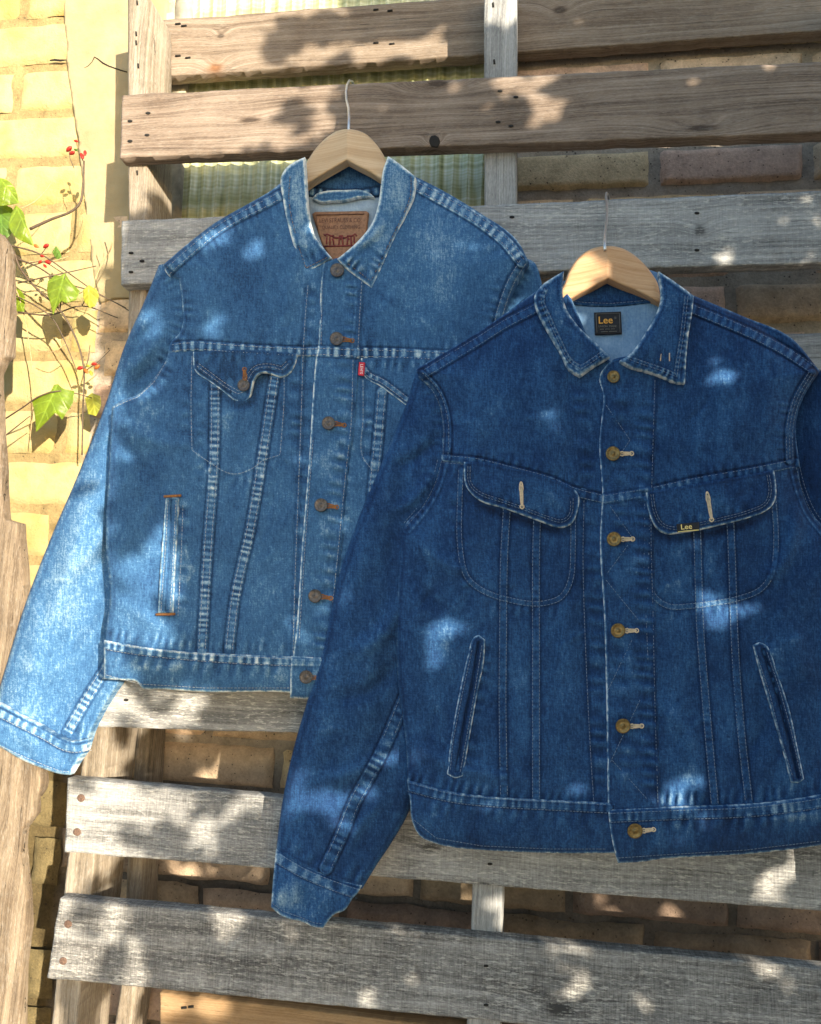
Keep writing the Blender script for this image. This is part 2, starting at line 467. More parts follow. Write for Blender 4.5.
    return mesh_obj(name, V, Q, mat, parent, True, at)

def seam(pts, w=4.5, rs=.0010, lad=7.2, lamp=.22, wear=.12, groove=.0010, gw=.30, lh=.0004, threads=(-3.2, 3.2), seed=0, bow=0):
    return dict(p=smooth(pts), w=w, rs=rs, lad=lad, lamp=lamp, wear=wear, groove=groove, gw=gw, lh=lh, th=threads, seed=seed)

def apply_seam(sm, gx, gy, h, w):
    p = sm['p']; pad = sm['w'] + 8
    m = (gx > p[:, 0].min() - pad) & (gx < p[:, 0].max() + pad) & (gy > p[:, 1].min() - pad) & (gy < p[:, 1].max() + pad)
    if not m.any(): return
    D, _, _, S, SG = poly_near(gx[m], gy[m], p, False)
    band = 1 - sstep(sm['w'] - .8, sm['w'] + .8, D)
    sd = sm['seed']
    wave = np.sin(2 * np.pi * (S / sm['lad'] + .5 * pnoise(S / (sm['lad'] * 2.3), S * 0 + sd + .5, sd)))
    wave = np.sign(wave) * np.abs(wave) ** .6
    irr = .42 + .75 * np.clip(pnoise(S / 24., D * .05 + 3.3 + sd, sd + 2) + .35, 0, 1)
    h[m] += band * (sm['rs'] + sm['lh'] * wave) - sm['groove'] * np.exp(-((D - sm['w'] - 1) / 1.1) ** 2)
    w[m] += band * (sm['wear'] * .45 + sm['lamp'] * 1.05 * wave * irr) - sm['gw'] * np.exp(-((D - sm['w'] - .8) / 1.2) ** 2)
    w[m] += .16 * (sm['w'] > 2.5) * np.exp(-((D - sm['w'] + .9) / .9) ** 2)
    for t in sm['th']:
        w[m] -= .12 * np.exp(-((D * SG - t) / .8) ** 2)

def offset_line(p, o):
    t = np.gradient(p, axis=0); L = np.linalg.norm(t, axis=1, keepdims=True) + 1e-9
    t = t / L; nrm = np.stack([-t[:, 1], t[:, 0]], 1)
    return p + nrm * o

def stitches(name, parent, mat, lines, hfun, lift=.0012, dash=2.6, gap=.9, r=.00033):
    """thread dashes laid along pixel-space polylines on a surface"""
    V = []; Q = []
    o = 0
    for ln in lines:
        p = np.asarray(ln, float)
        L = np.concatenate([[0], np.cumsum(np.linalg.norm(np.diff(p, axis=0), axis=1))])
        st = np.arange(0, L[-1] - dash, dash + gap)
        if not len(st): continue
        st = st + RNG.uniform(-.25, .25, len(st))
        def at(s): return np.stack([np.interp(s, L, p[:, 0]), np.interp(s, L, p[:, 1])], 1)
        a = at(st); b = at(st + dash); c = (a + b) / 2
        A = P(a[:, 0], a[:, 1], hfun(a[:, 0], a[:, 1]) + lift - .0009); B = P(b[:, 0], b[:, 1], hfun(b[:, 0], b[:, 1]) + lift - .0009)
        C = P(c[:, 0], c[:, 1], hfun(c[:, 0], c[:, 1]) + lift)
        d = B - A; d /= np.linalg.norm(d, axis=1, keepdims=True) + 1e-12
        nrm = ROT @ np.array([0, -1, 0]); sd = np.cross(d, nrm)
        for k in range(len(st)):
            ring = []
            for pt, rr in ((A[k], r * .7), (C[k], r), (B[k], r * .7)):
                ring += [pt + sd[k] * rr, pt + nrm * rr, pt - sd[k] * rr, pt - nrm * rr]
            V += ring
            for i in (0, 4):
                for j in range(4):
                    Q.append((o + i + j, o + i + (j + 1) % 4, o + i + 4 + (j + 1) % 4, o + i + 4 + j))
            o += 12
    if not V: return
    me = parent.data; off = np.zeros(3); q = parent
    while q is not None:
        off += np.array(q.location); q = q.parent
    if mat.name not in me.materials: me.materials.append(mat)
    mi = list(me.materials).index(mat)
    bm = bmesh.new(); bm.from_mesh(me)
    vs_ = [bm.verts.new(tuple(v - off)) for v in V]
    for f in Q:
        fc = bm.faces.new([vs_[i] for i in f]); fc.material_index = mi; fc.smooth = True
    bm.to_mesh(me); bm.free()

def seam_lines(seams):
    out = []
    for s in seams:
        for t in s['th']: out.append(offset_line(s['p'], t))
    return out

# ------------------------------------------------------------------ small trims
def disc_button(name, parent, mat, x, y, h, rpx, squash=1.0):
    """domed shank button: rim, dip and centre boss turned on a lathe"""
    prof = [(0, .0011), (.22, .0010), (.30, .0006), (.55, .0008), (.74, .0010), (.86, .0014), (.95, .0012), (1.0, .0006), (1.0, -.0016), (.8, -.0026)]
    n = 24; V = []; Q = []
    for (r, z) in prof:
        for k in range(n):
            a = 2 * math.pi * k / n
            V.append(P(x + r * rpx * math.cos(a), y + r * rpx * math.sin(a) * squash, h + z))
    for i in range(len(prof) - 1):
        for k in range(n):
            Q.append((i * n + k, (i + 1) * n + k, (i + 1) * n + (k + 1) % n, i * n + (k + 1) % n))
    return mesh_obj(name, np.array(V), np.array(Q), mat, parent)

def buttonhole(name, parent, mat, x0, y0, x1, y1, h, wpx=2.2, eye=True):
    """keyhole of whipped thread: a ring of thick stitches, plus a closed slit of thread"""
    a = np.array([x0, y0], float); b = np.array([x1, y1], float); d = b - a; L = np.linalg.norm(d); d /= L; nrm = np.array([-d[1], d[0]])
    pts = []
    for k in range(28):
        th = 2 * math.pi * k / 28
        u = .5 - .5 * math.cos(th); ww = wpx * math.sin(th) * (.75 if u > .35 or not eye else 1.25)
        q = a + d * L * u + nrm * ww
        pts.append(P(q[0], q[1], h + .0008 + .0003 * (k % 2)))
    pts.append(pts[0])
    t1 = tube(pts, .00075, 6, False)
    core = [a + d * L * u for u in np.linspace(.12, .9, 8)]
    t2 = tube([P(c[0], c[1], h + .0004) for c in core], .0007, 5)
    ring = [P(a[0] - d[0] * 1.2 + 2.1 * math.cos(q), a[1] - d[1] * 1.2 + 2.1 * math.sin(q), h + .0009) for q in np.linspace(0, 2 * math.pi, 15)] if not eye else [P(b[0] + d[0] * .6 + 1.9 * math.cos(q), b[1] + d[1] * .6 + 1.9 * math.sin(q), h + .0009) for q in np.linspace(0, 2 * math.pi, 15)]
    t3 = tube(ring, .0007, 6, False)
    V, Q = np_join([t1, t2, t3])
    return mesh_obj(name, V, Q, mat, parent)

def text_part(name, parent, mat, s, cx, cy, width, height, h, rot=0.0, bold=0.0, extr=.0002):
    cu = bpy.data.curves.new(name, 'FONT'); cu.body = s; cu.align_x = 'CENTER'; cu.align_y = 'CENTER'; cu.offset = bold; cu.resolution_u = 3
    o = bpy.data.objects.new(name, cu); COL.objects.link(o)
    dg = bpy.context.evaluated_depsgraph_get()
    me = bpy.data.meshes.new_from_object(o.evaluated_get(dg))
    v = np.zeros(len(me.vertices) * 3); me.vertices.foreach_get('co', v); v = v.reshape(-1, 3)
    faces = [tuple(p.vertices) for p in me.polygons]
    bpy.data.objects.remove(o); bpy.data.curves.remove(cu); bpy.data.meshes.remove(me)
    lo = v.min(0); hi = v.max(0); c = (lo + hi) / 2
    x = (v[:, 0] - c[0]) / (hi[0] - lo[0]) * width; y = -(v[:, 1] - c[1]) / (hi[1] - lo[1]) * height
    cr, sr = math.cos(rot), math.sin(rot)
    px = cx + cr * x - sr * y; py = cy + sr * x + cr * y
    hh = h(px, py) if callable(h) else np.full(len(px), h)
    return mesh_obj(name, P(px, py, hh + extr), faces, mat, parent, False)

def const(v): return lambda x, y: np.full(np.shape(x), float(v))

# ================================================================== PALLET
pal_loc = P(500, 1000, -.05); pal_loc[2] = GROUND_Z
pallet = thing('pallet', 'weathered wooden pallet of grey and brown boards leaning on the brick wall behind both jackets', 'pallet', pal_loc)

def slat_knots(kp, h):
    out = []
    for (px, py, ax, ay, amp) in kp:
        q = ROT.T @ P(px, py, h); out.append((q[0], q[2], ax, ay, amp))
    return out

def lin(x0, y0, x1, y1, x): return y0 + (y1 - y0) * (x - x0) / (x1 - x0)
XR = 965
slats = [
    # left-top, right-top at 821, left-bottom, right-bottom at 821
    ((122, 95), 62, (120, 158), 133, 'A'),
    ((122, 221), 191, (121, 285), 263, 'B'),
    ((124, 352), 333, (122, 424), 408, 'C'),
    ((116, 500), 497, (112, 572), 578, 'C'),
    ((100, 655), 668, (96, 727), 747, 'D'),
    ((68, 778), 845, (65, 852), 911, 'E'),
    ((60, 898), 968, (47, 978), 1052, 'F'),
]
kA = slat_knots([(438, 84, .050, .017, .036), (434, 141, .013, .010, .020), (700, 128, .06, .014, .014), (250, 120, .05, .012, .008)], 0)
kB = slat_knots([(700, 230, .02, .02, .010)], 0)
kF = slat_knots([(560, 1010, .05, .02, .010)], 0)
kE = slat_knots([(430, 848, .03, .014, .012)], 0)
WARMGREY = [(.1, (.07, .05, .035)), (.36, (.145, .108, .078)), (.58, (.22, .172, .13)), (.85, (.31, .26, .205)), (1, (.40, .35, .295))]
smat = {
    'A': wood('brown_plank', WARMD, 250, 5, .18, kA, 0.08, .34, .6, warp=.007),
    'B': wood('silver_plank', SILV, 170, 6, .2, kB, .5, .30, .5, saw=.22, stain=None),
    'C': wood('hidden_plank', GREY, 200, 6, .2, (), .2, .35, .5, saw=.15),
    'D': wood('flaky_plank', GREY, 190, 6, .25, (), .75, .38, .7, saw=.10),
    'E': wood('sawn_grey_plank', GREY, 175, 7, .28, kE, .55, .38, .8, saw=.30),
    'F': wood('dark_sawn_plank', GREYD, 175, 7, .30, kF, .50, .35, .8, saw=.38),
    'R': wood('rear_plank', WARMGREY, 250, 5, .18, slat_knots([(220, 34, .02, .012, .014), (215, 66, .03, .02, .016), (560, 8, .03, .02, .02)], -.10), .08, .3, .5,
              stain=(*[(ROT.T @ P(214, 66, -.10))[i] for i in (0, 2)], (.013, .009), (.30, .13, .05))),
    'S': wood('post_wood', [(.1, (.07, .057, .044)), (.38, (.165, .135, .10)), (.6, (.25, .208, .16)), (.85, (.34, .295, .235)), (1, (.44, .40, .33))], 230, 5, .2, (), .15, .3, .5),
    'W': wood('raw_wood', RAW, 240, 5, .15, (), .0, .25, .4),
    'M': wood('grey_post_wood', SILV, 230, 5, .2, (), .2, .32, .5),
}
def relief(seed, amp=.0007):
    return lambda x, y: amp * fbm(x / 70., y / 9., 3, seed)
def slat_h(base, seed):
    r = relief(seed)
    return lambda x, y: base + r(x, y)
for i, (lt, rt, lb, rb, k) in enumerate(slats):
    o = [lt, (821, rt), (XR, lin(lt[0], lt[1], 821, rt, XR)), (XR, lin(lb[0], lb[1], 821, rb, XR)), (821, rb), lb]
    sl = panel('slat', pallet, smat[k], o, slat_h(0, i * 3 + 1), 1.5, .0195, .9, closed_smooth=False, wood_axis='x', back=True, edge_jit=1.3)
    sl['label'] = {'A': 'brown deck board with a dark knot', 'B': 'silver grey deck board', 'C': 'deck board behind the jackets', 'D': 'flaky grey deck board', 'E': 'grey deck board with two rusty nails', 'F': 'lowest dark grey deck board'}[k]
    # nails / staple marks
    nails = {'A': [(130, 121), (148, 113), (130, 141), (147, 135), (500, 91), (516, 97), (498, 122), (511, 126)],
             'B': [(131, 253), (142, 261), (131, 272), (512, 217), (697, 213), (697, 250)], 'D': [(126, 700), (490, 715)],
             'E': [(81, 798), (77, 832), (490, 864)], 'F': [(68, 924), (63, 961), (486, 966), (486, 1005)], 'C': []}[k]
    for j, (nx_, ny_) in enumerate(nails):
        rr = 4.2 if (k == 'E' and j < 2) or (k == 'F' and j < 2) else 1.7
        prof = [(0, .0007), (.6, .0006), (.9, .0003), (1, -.0012)] if rr > 3 else [(0, .0004), (1, .0003), (1.05, -.001)]
        n = 14; V = []; Q = []
        for (r_, z_) in prof:
            for a in range(n):
                th = 2 * math.pi * a / n
                V.append(P(nx_ + rr * r_ * math.cos(th) * (1.5 if rr < 3 else 1), ny_ + rr * r_ * math.sin(th) * (.8 if rr < 3 else 1), .0006 + z_))
        for a in range(len(prof) - 1):
            for b in range(n): Q.append((a * n + b, (a + 1) * n + b, (a + 1) * n + (b + 1) % n, a * n + (b + 1) % n))
        mesh_obj('nail', np.array(V), np.array(Q), M['rust'] if rr > 3 else M['black'], sl)
# dark open knot in the brown slat
kn = panel('knot', pallet, M['black'], [(429, 141), (431, 136), (435, 135), (439, 138), (440, 143), (437, 147), (431, 146)], const(.0012), 1.0, .002, 0)

# rear deck boards
rear = [[(150, 21), (480, -3), (821, -24), (XR, -33), (XR, 22), (821, 31), (484, 55), (150, 78)],
        [(160, 992), (470, 1029), (960, 1085), (960, 1150), (160, 1085)]]
for i, o in enumerate(rear):
    sl = panel('rear_slat', pallet, smat['R'] if i == 0 else smat['W'], o, slat_h(-.104 if i == 0 else -.07, 50 + i), 1.5, .02, .9, closed_smooth=False, wood_axis='x', back=True, edge_jit=1.2)
    for (nx_, ny_) in ([(178, 24), (184, 26), (178, 56), (188, 58), (376, 10), (390, 11), (376, 43), (392, 44)] if i == 0 else [(184, 1008), (191, 1007)]):
        V, Q = tube([P(nx_ - 2.5, ny_, -.1032 if i == 0 else -.0692), P(nx_ + 2.5, ny_ - .5, -.1032 if i == 0 else -.0692)], .0016, 6)
        mesh_obj('nail', V, Q, M['black'], sl)
# stringers (uprights between the two decks)
st = [([(128, -6), (148, -6), (147.5, 150), (146.5, 300), (132, 560), (108, 740), (94, 870), (80, 1000), (72, 1090), (45, 1090), (56, 985), (68, 860), (86, 740), (114, 560), (129, 300), (128, 150)], 'S', .080),
      ([(484, -40), (517, -40), (516, 300), (510, 600), (503, 900), (499, 1090), (464, 1090), (472, 900), (479, 600), (484, 300)], 'M', .082),
      ([(900, -40), (935, -40), (940, 600), (948, 1110), (910, 1110), (903, 600)], 'M', .082)]
for i, (o, k, th) in enumerate(st):
    sg_ = panel('stringer', pallet, smat[k], o, slat_h(-.0205, 70 + i), 1.5, th, .9, wood_axis='z', back=True, edge_jit=.5)
    for (nx_, ny_) in {0: [(137, 3), (136, 34), (136, 43), (138, 66), (137, 173)], 1: [(493, 5), (494, 62)], 2: []}[i]:
        V, Q = tube([P(nx_, ny_ - 2.2, -.0200), P(nx_ + .5, ny_ + 2.2, -.0200)], .0014, 6)
        mesh_obj('nail', V, Q, M['black'], sg_)

# square timber standing behind the pallet
def timber(name, label, o, yw, th, mat, cat='timber'):
    c = PV(np.array([o[0][0]]), np.array([o[0][1]]), yw)[0]; c[2] = GROUND_Z
    t = thing(name, label, cat, c)
    panel('beam', t, mat, o, lambda x, y: yw + .0008 * fbm(x / 9., y / 70., 3, 90), 2.0, th, 1.6, mapf=PV, wood_axis='z', back=True, edge_jit=.5)
    return t
timber('timber_post', 'sunlit square timber post standing behind the pallet at lower left', [(138, 720), (151, 720), (143, 860), (137, 985), (127, 1060), (118, 1160), (98, 1160), (109, 1060), (121, 985), (128, 860)], .064, .05, smat['S'])

# ================================================================== FENCE BOARD at the left edge
fb = thing('fence_board', 'rough weathered plank with broken edges standing at the left edge below the creeper', 'plank', (P(10, 1000, 0)[0], .05, GROUND_Z))
fm = wood('fence_wood', [(.1, (.055, .04, .027)), (.38, (.135, .10, .068)), (.6, (.21, .162, .113)), (.85, (.29, .235, .17)), (1, (.38, .32, .25))], 200, 4, .22, (), .12, .35, .8, warp=.012, crack=.9)
fo = [(-60, 228), (-2, 232), (6, 242), (9, 262), (10, 300), (9, 355), (3, 359), (-3, 372), (-1, 420), (2, 470), (4, 519), (18, 523), (21, 545), (25, 600), (27, 650), (29, 700), (33, 770), (34, 815), (23, 829), (21, 850), (26, 900), (27, 930), (22, 965), (21, 1000), (20, 1060), (14, 1200), (-90, 1200)]
panel('plank', fb, fm, fo, lambda x, y: .135 + .0015 * fbm(x / 8., y / 80., 3, 33) + .004 * fbm(x / 30., y / 140., 2, 35), 2.0, .015, 2.0, closed_smooth=False, mapf=PV, wood_axis='z', back=True, edge_jit=1.2)
pb = panel('splinter', fb, fm, [(3, 520), (18, 523), (20, 560), (27, 640), (35, 765), (41, 778), (40, 790), (34, 800), (30, 740), (22, 640)], lambda x, y: .124 + .001 * fbm(x / 8., y / 60., 2, 37), 1.5, .018, 1.5, mapf=PV, wood_axis='z', back=True)

# ================================================================== HANGERS
def hanger(label, out, ridge, wire, hook_h, h0, h1, mat, ztop):
    c = P(ridge[0], ridge[1], h0)
    t = thing('coat_hanger', label, 'hanger', c)
    rx = ridge[0]
    def hf(x, y):   # two planed faces meeting in a soft ridge
        return h0 + (h1 - h0) * np.exp(-np.abs(x - rx) / 45.0) - .026 * sstep(46, 90, np.abs(x - rx))
    panel('hanger_arms', t, mat, out, hf, 1.0, .012, 3.0, wood_axis='x', back=True)
    V, Q = tube([P(a, b, c_) for a, b, c_ in wire], .0016, 8)
    mesh_obj('hook', V, Q, M['steel'], t)
    return t
HW1 = wood('beech_hanger', [(.1, (.33, .21, .11)), (.4, (.45, .31, .18)), (.65, (.53, .39, .25)), (1, (.62, .48, .33))], 300, 10, .08, (), 0, .2, .15, crack=0, rough=.5)
HW2 = wood('orange_hanger', [(.1, (.33, .165, .075)), (.4, (.45, .255, .13)), (.65, (.54, .34, .19)), (1, (.62, .43, .27))], 220, 9, .10, (), 0, .2, .2, crack=0, rough=.5)
hanger('pale wooden coat hanger in the collar of the faded light blue jacket', [(347, 129), (356, 130), (366, 134), (377, 145), (384, 156), (388, 166), (400, 186), (430, 208), (465, 232), (468, 242), (440, 228), (400, 203), (383, 182), (347, 161), (306, 186), (284, 206), (250, 226), (218, 244), (214, 236), (245, 214), (278, 190), (300, 174), (308, 160), (316, 148), (326, 138), (337, 131)],
       (347, 145), [(348.5, 134, .066), (349, 118, .055), (348.5, 108, .035), (346.5, 100, .022), (346, 92, .014), (347, 85, .006), (349.5, 80.5, -.004), (352.5, 81.5, -.014), (354, 87, -.024), (354, 92, -.027)], .0, .055, .068, HW1, 0)
hanger('orange toned wooden coat hanger in the collar of the dark indigo jacket', [(606, 246), (618, 247), (628, 251), (640, 260), (650, 271), (658, 284), (661, 296), (680, 315), (720, 335), (722, 346), (690, 334), (661, 305), (608, 279), (564, 304), (535, 324), (500, 340), (498, 330), (530, 312), (555, 296), (563, 286), (569, 271), (578, 258), (591, 249)],
       (607, 262), [(605, 250, .142), (604.6, 242, .135), (605, 232, .110), (606.5, 220, .078), (607, 210, .050), (606.8, 203, .028), (606, 197, .008), (606.5, 193, -.008), (608, 195, -.02), (609, 201, -.026)], .0, .128, .140, HW2, 0)

# ================================================================== JACKET, FADED (left)
J1SIL = smooth([(283, 178), (262, 195), (215, 222), (185, 245), (163, 264), (178, 280), (180, 300), (179, 330), (171, 350), (154, 378), (137, 393), (112, 404), (108, 480), (106, 545), (110, 600), (106, 627), (104, 678), (142, 688), (205, 692), (290, 698), (420, 694), (502, 685), (505, 560), (498, 420), (500, 330), (506, 305), (515, 280), (530, 260), (515, 240), (480, 215), (440, 190), (412, 172), (347, 120)], True, 5)
def wr(x, y, seed, a=1.0):
    return a * (.0046 * fbm(x / 70., y / 120., 3, seed) + .0014 * fbm((x + .3 * y) / 22., (y - .3 * x) / 55., 2, seed + 4) + .0004 * fbm(x / 7., y / 12., 2, seed + 8))
def H1(x, y):
    d = poly_near(x, y, J1SIL, True)[0] * np.where(inside(x, y, J1SIL), 1, 0)
    k = np.clip(1 - d / 85., 0, 1)
    drop = .0 + .006 * sstep(200, 680, y)
    return .056 + .022 * np.sqrt(1 - k * k) + drop + wr(x, y, 1)
j1 = thing('denim_jacket', 'faded light blue denim jacket hanging at left, partly behind the dark jacket', 'jacket', P(330, 160, .05))
def marble(x, y, seed, amp):      # crumpled-wash veins
    r_ = np.clip(1 - 2.2 * np.abs(fbm((x + 8 * fbm(x / 25., y / 25., 2, seed + 7)) / 34., y / 52., 3, seed)), 0, 1)
    return amp * r_ ** 3 * np.clip(.35 + fbm(x / 70., y / 70., 2, seed + 3), 0, 1)
def W1(x, y):
    return (.37 + .12 * fbm(x / 60., y / 90., 3, 21)) + .04 * fbm(x / 16., y / 30., 2, 22) + .05 * sstep(250, 660, y) + .11 * sstep(330, 470, x) * sstep(360, 250, y) + marble(x, y, 25, .09) - .03
K = M['denim_pale']
# -- back and inside
panel('back_panel', j1, M['lining_pale'], [(300, 172), (262, 197), (216, 226), (187, 250), (186, 300), (178, 350), (140, 400), (116, 412), (112, 545), (112, 672), (205, 686), (290, 690), (420, 690), (498, 680), (500, 560), (494, 420), (496, 320), (505, 285), (520, 258), (480, 222), (440, 196), (395, 170)], lambda x, y: .014 + .02 * sstep(300, 180, y) + .002 * fbm(x / 30., y / 30., 2, 9), 2.0, .002, 2, wear=.45)
panel('neck_lining', j1, M['lining_pale'], [(300, 196), (345, 200), (392, 196), (388, 235), (345, 275), (305, 240)], lambda x, y: .040 + .006 * sstep(190, 270, y) + .002 * fbm(x / 20., y / 14., 2, 19), 1.0, .002, 1, wear=.55, folds=[([(306, 206), (345, 211), (384, 205)], 5, .002, .15)])
cs = [seam([(300, 190), (346, 195), (392, 189)], 4, .0008, 9, .4, .1, seed=3)]
panel('collar_stand', j1, K, [(300, 166), (320, 160), (347, 158), (372, 160), (392, 166), (392, 196), (346, 201), (300, 197)], lambda x, y: .040 + .003 * fbm(x / 14., y / 10., 2, 12), 1.0, .002, 2, wear=.30, seams=cs, edge_wear=.2)
lp = panel('hanging_loop', j1, K, [(312, 199), (316, 194), (326, 191), (346, 190), (362, 190), (371, 194), (375, 198), (366, 197), (358, 198), (345, 201), (330, 202), (322, 203)], const(.0475), .7, .004, 2, wear=.5, edge_wear=.5)
# leather patch with its print
pt = panel('leather_patch', j1, M['leather'], [(312, 214), (315, 212), (366, 211), (369, 213), (366, 240), (350, 262), (333, 262), (322, 245)], lambda x, y: .048 + .0006 * fbm(x / 10., y / 10., 2, 3), 1.0, .0016, 2, closed_smooth=False)
fh = lambda x, y: np.full(np.shape(x), .0485)
text_part('patch_print', pt, M['print_brown'], 'LEVI STRAUSS & CO.', 340.5, 220.3, 42, 4.2, fh, -.01, .0)
text_part('patch_print', pt, M['print_brown'], 'QUALITY CLOTHING', 341, 227.5, 38, 4.2, fh, -.01, .0)
rp = []
def strip(pts, r, h, sides=5):
    return tube([P(a, b, h) for a, b in pts], r, sides)
# red emblem: two draught animals pulling a pair of trousers apart, in thick printed strokes
em = [[(325, 236), (327, 234), (331, 236), (334, 236)], [(325, 236), (324, 234)], [(327, 236), (326.5, 244)], [(330, 237), (330, 245)], [(333, 237), (334, 245)], [(334, 237.5), (339, 238)],
      [(339, 236), (343, 236)], [(339.5, 236), (339, 245)], [(342.5, 236), (343, 245)], [(341, 236), (341, 240)], [(343, 238), (347, 237.5)],
      [(347, 236), (352, 236), (355, 234), (357, 236)], [(348, 237), (347, 245)], [(351, 237), (351.5, 245)], [(354, 236), (354.5, 243)], [(323, 246.5), (356, 245.5)], [(332, 239), (334, 240.5)], [(347, 240), (350, 239)]]
V, Q = np_join([strip(e, .0011, .0483) for e in em])
mesh_obj('patch_emblem', V, Q, M['print_red'], pt)
br = [strip(e, .0005, .0487) for e in ([(316, 215), (364, 214)], [(316, 215), (317.5, 230)])]
V, Q = np_join(br); mesh_obj('patch_border', V, Q, M['print_brown'], pt)

# -- sleeve left
S1OUT = smooth([(160, 262), (145, 300), (125, 345), (107, 400), (80, 470), (50, 540), (25, 605), (8, 660), (-2, 695), (-5, 708)])
def HS1(x, y):
    D = poly_near(x, y, S1OUT, False)[0]; k = np.clip(1 - D / 42., 0, 1)
    return .012 + .016 * sstep(420, 300, y) + .027 * np.sqrt(1 - k * k) - .022 * sstep(25, 62, D) * sstep(385, 440, y) + wr(x, y, 31, 1.3)
sv_s = [seam([(124, 640), (102, 674), (83, 705), (67, 733)], 5, .0010, 6.5, .2, .14, seed=2)]
sv = panel('sleeve', j1, K, [(159, 265), (145, 300), (125, 345), (107, 400), (80, 470), (50, 540), (25, 605), (8, 660), (-1, 692), (-3, 709), (20, 720), (44, 732), (70, 745), (88, 742), (92, 730), (112, 694), (121, 680), (128, 640), (126, 600), (124, 545), (126, 480), (129, 412), (152, 394), (168, 380), (182, 350), (190, 328), (190, 300), (188, 275), (172, 262)], HS1, 1.0, .012, 4,
      creases=(20, 6), seams=sv_s, wearfun=lambda x, y: W1(x, y) + .07 * sstep(380, 520, y) + .02, edge_wear=.10, edge_w=3,
      folds=[([(165, 330), (140, 360), (112, 378)], 6, .004, .06), ([(176, 345), (150, 372), (125, 388)], 5, -.003, -.06), ([(118, 420), (100, 440), (84, 448)], 6, .004, .05), ([(110, 520), (84, 560), (62, 575)], 8, .004, .05), ([(112, 600), (80, 650), (52, 672)], 7, .0035, .05), ([(104, 660), (84, 690), (60, 706)], 6, -.003, -.05), ([(140, 330), (120, 400), (90, 480)], 9, .002, .06), ([(95, 470), (70, 560), (50, 640)], 12, .003, .07), ([(110, 500), (100, 600), (85, 690)], 8, -.002, -.03), ([(40, 600), (30, 680)], 9, .002, .04)],
      puckers=[([(-2, 702), (44, 727), (92, 738)], 8, 11, .0011, .15, 4), ([(160, 272), (178, 300), (176, 332), (160, 365)], 6, 9, .0007, .1, 6)], back=True)
stitches('stitching', sv, M['thread_pale'], seam_lines(sv_s), HS1, .0020)
def HC1(x, y): return HS1(x, y) * .6 + .020
c_s = [seam([(-8, 709), (20, 723), (44, 735), (70, 748), (92, 746)], 4, .0006, 9, .22, .12, .0008, seed=9)]
cf = panel('cuff', j1, K, [(-8, 702), (0, 703), (20, 714), (44, 728), (70, 741), (89, 738), (87, 748), (78, 762), (70, 775), (60, 774), (44, 769), (20, 759), (0, 747), (-10, 742)], HC1, 1.0, .010, 3, creases=(12, 16), seams=c_s, wearfun=lambda x, y: W1(x, y) + .08, edge_wear=.35, edge_w=2, folds=[([(20, 730), (40, 755)], 8, .002, .06), ([(60, 745), (70, 765)], 6, -.0015, -.05)], back=True)
stitches('stitching', cf, M['thread_pale'], [offset_line(c_s[0]['p'], 4), [(-8, 742), (20, 755), (44, 765), (60, 771), (72, 772)]], HC1, .0016)
# -- right sleeve, mostly behind the dark jacket
panel('sleeve', j1, K, [(524, 258), (534, 262), (541, 280), (545, 300), (560, 380), (572, 470), (578, 560), (572, 640), (560, 700), (520, 698), (505, 560), (494, 400), (496, 320), (508, 285)], lambda x, y: .030 + .012 * np.sin(np.clip((x - 495) / 70., 0, 1) * np.pi) + wr(x, y, 37), 1.5, .025, 4, wearfun=W1,
      puckers=[([(528, 266), (514, 290), (506, 318)], 6, 9, .0007, .12, 6)], edge_wear=.1, back=True)
panel('cuff', j1, K, [(520, 694), (562, 696), (558, 740), (522, 740)], lambda x, y: .040 + wr(x, y, 38), 2, .02, 3, wear=.5, back=True)

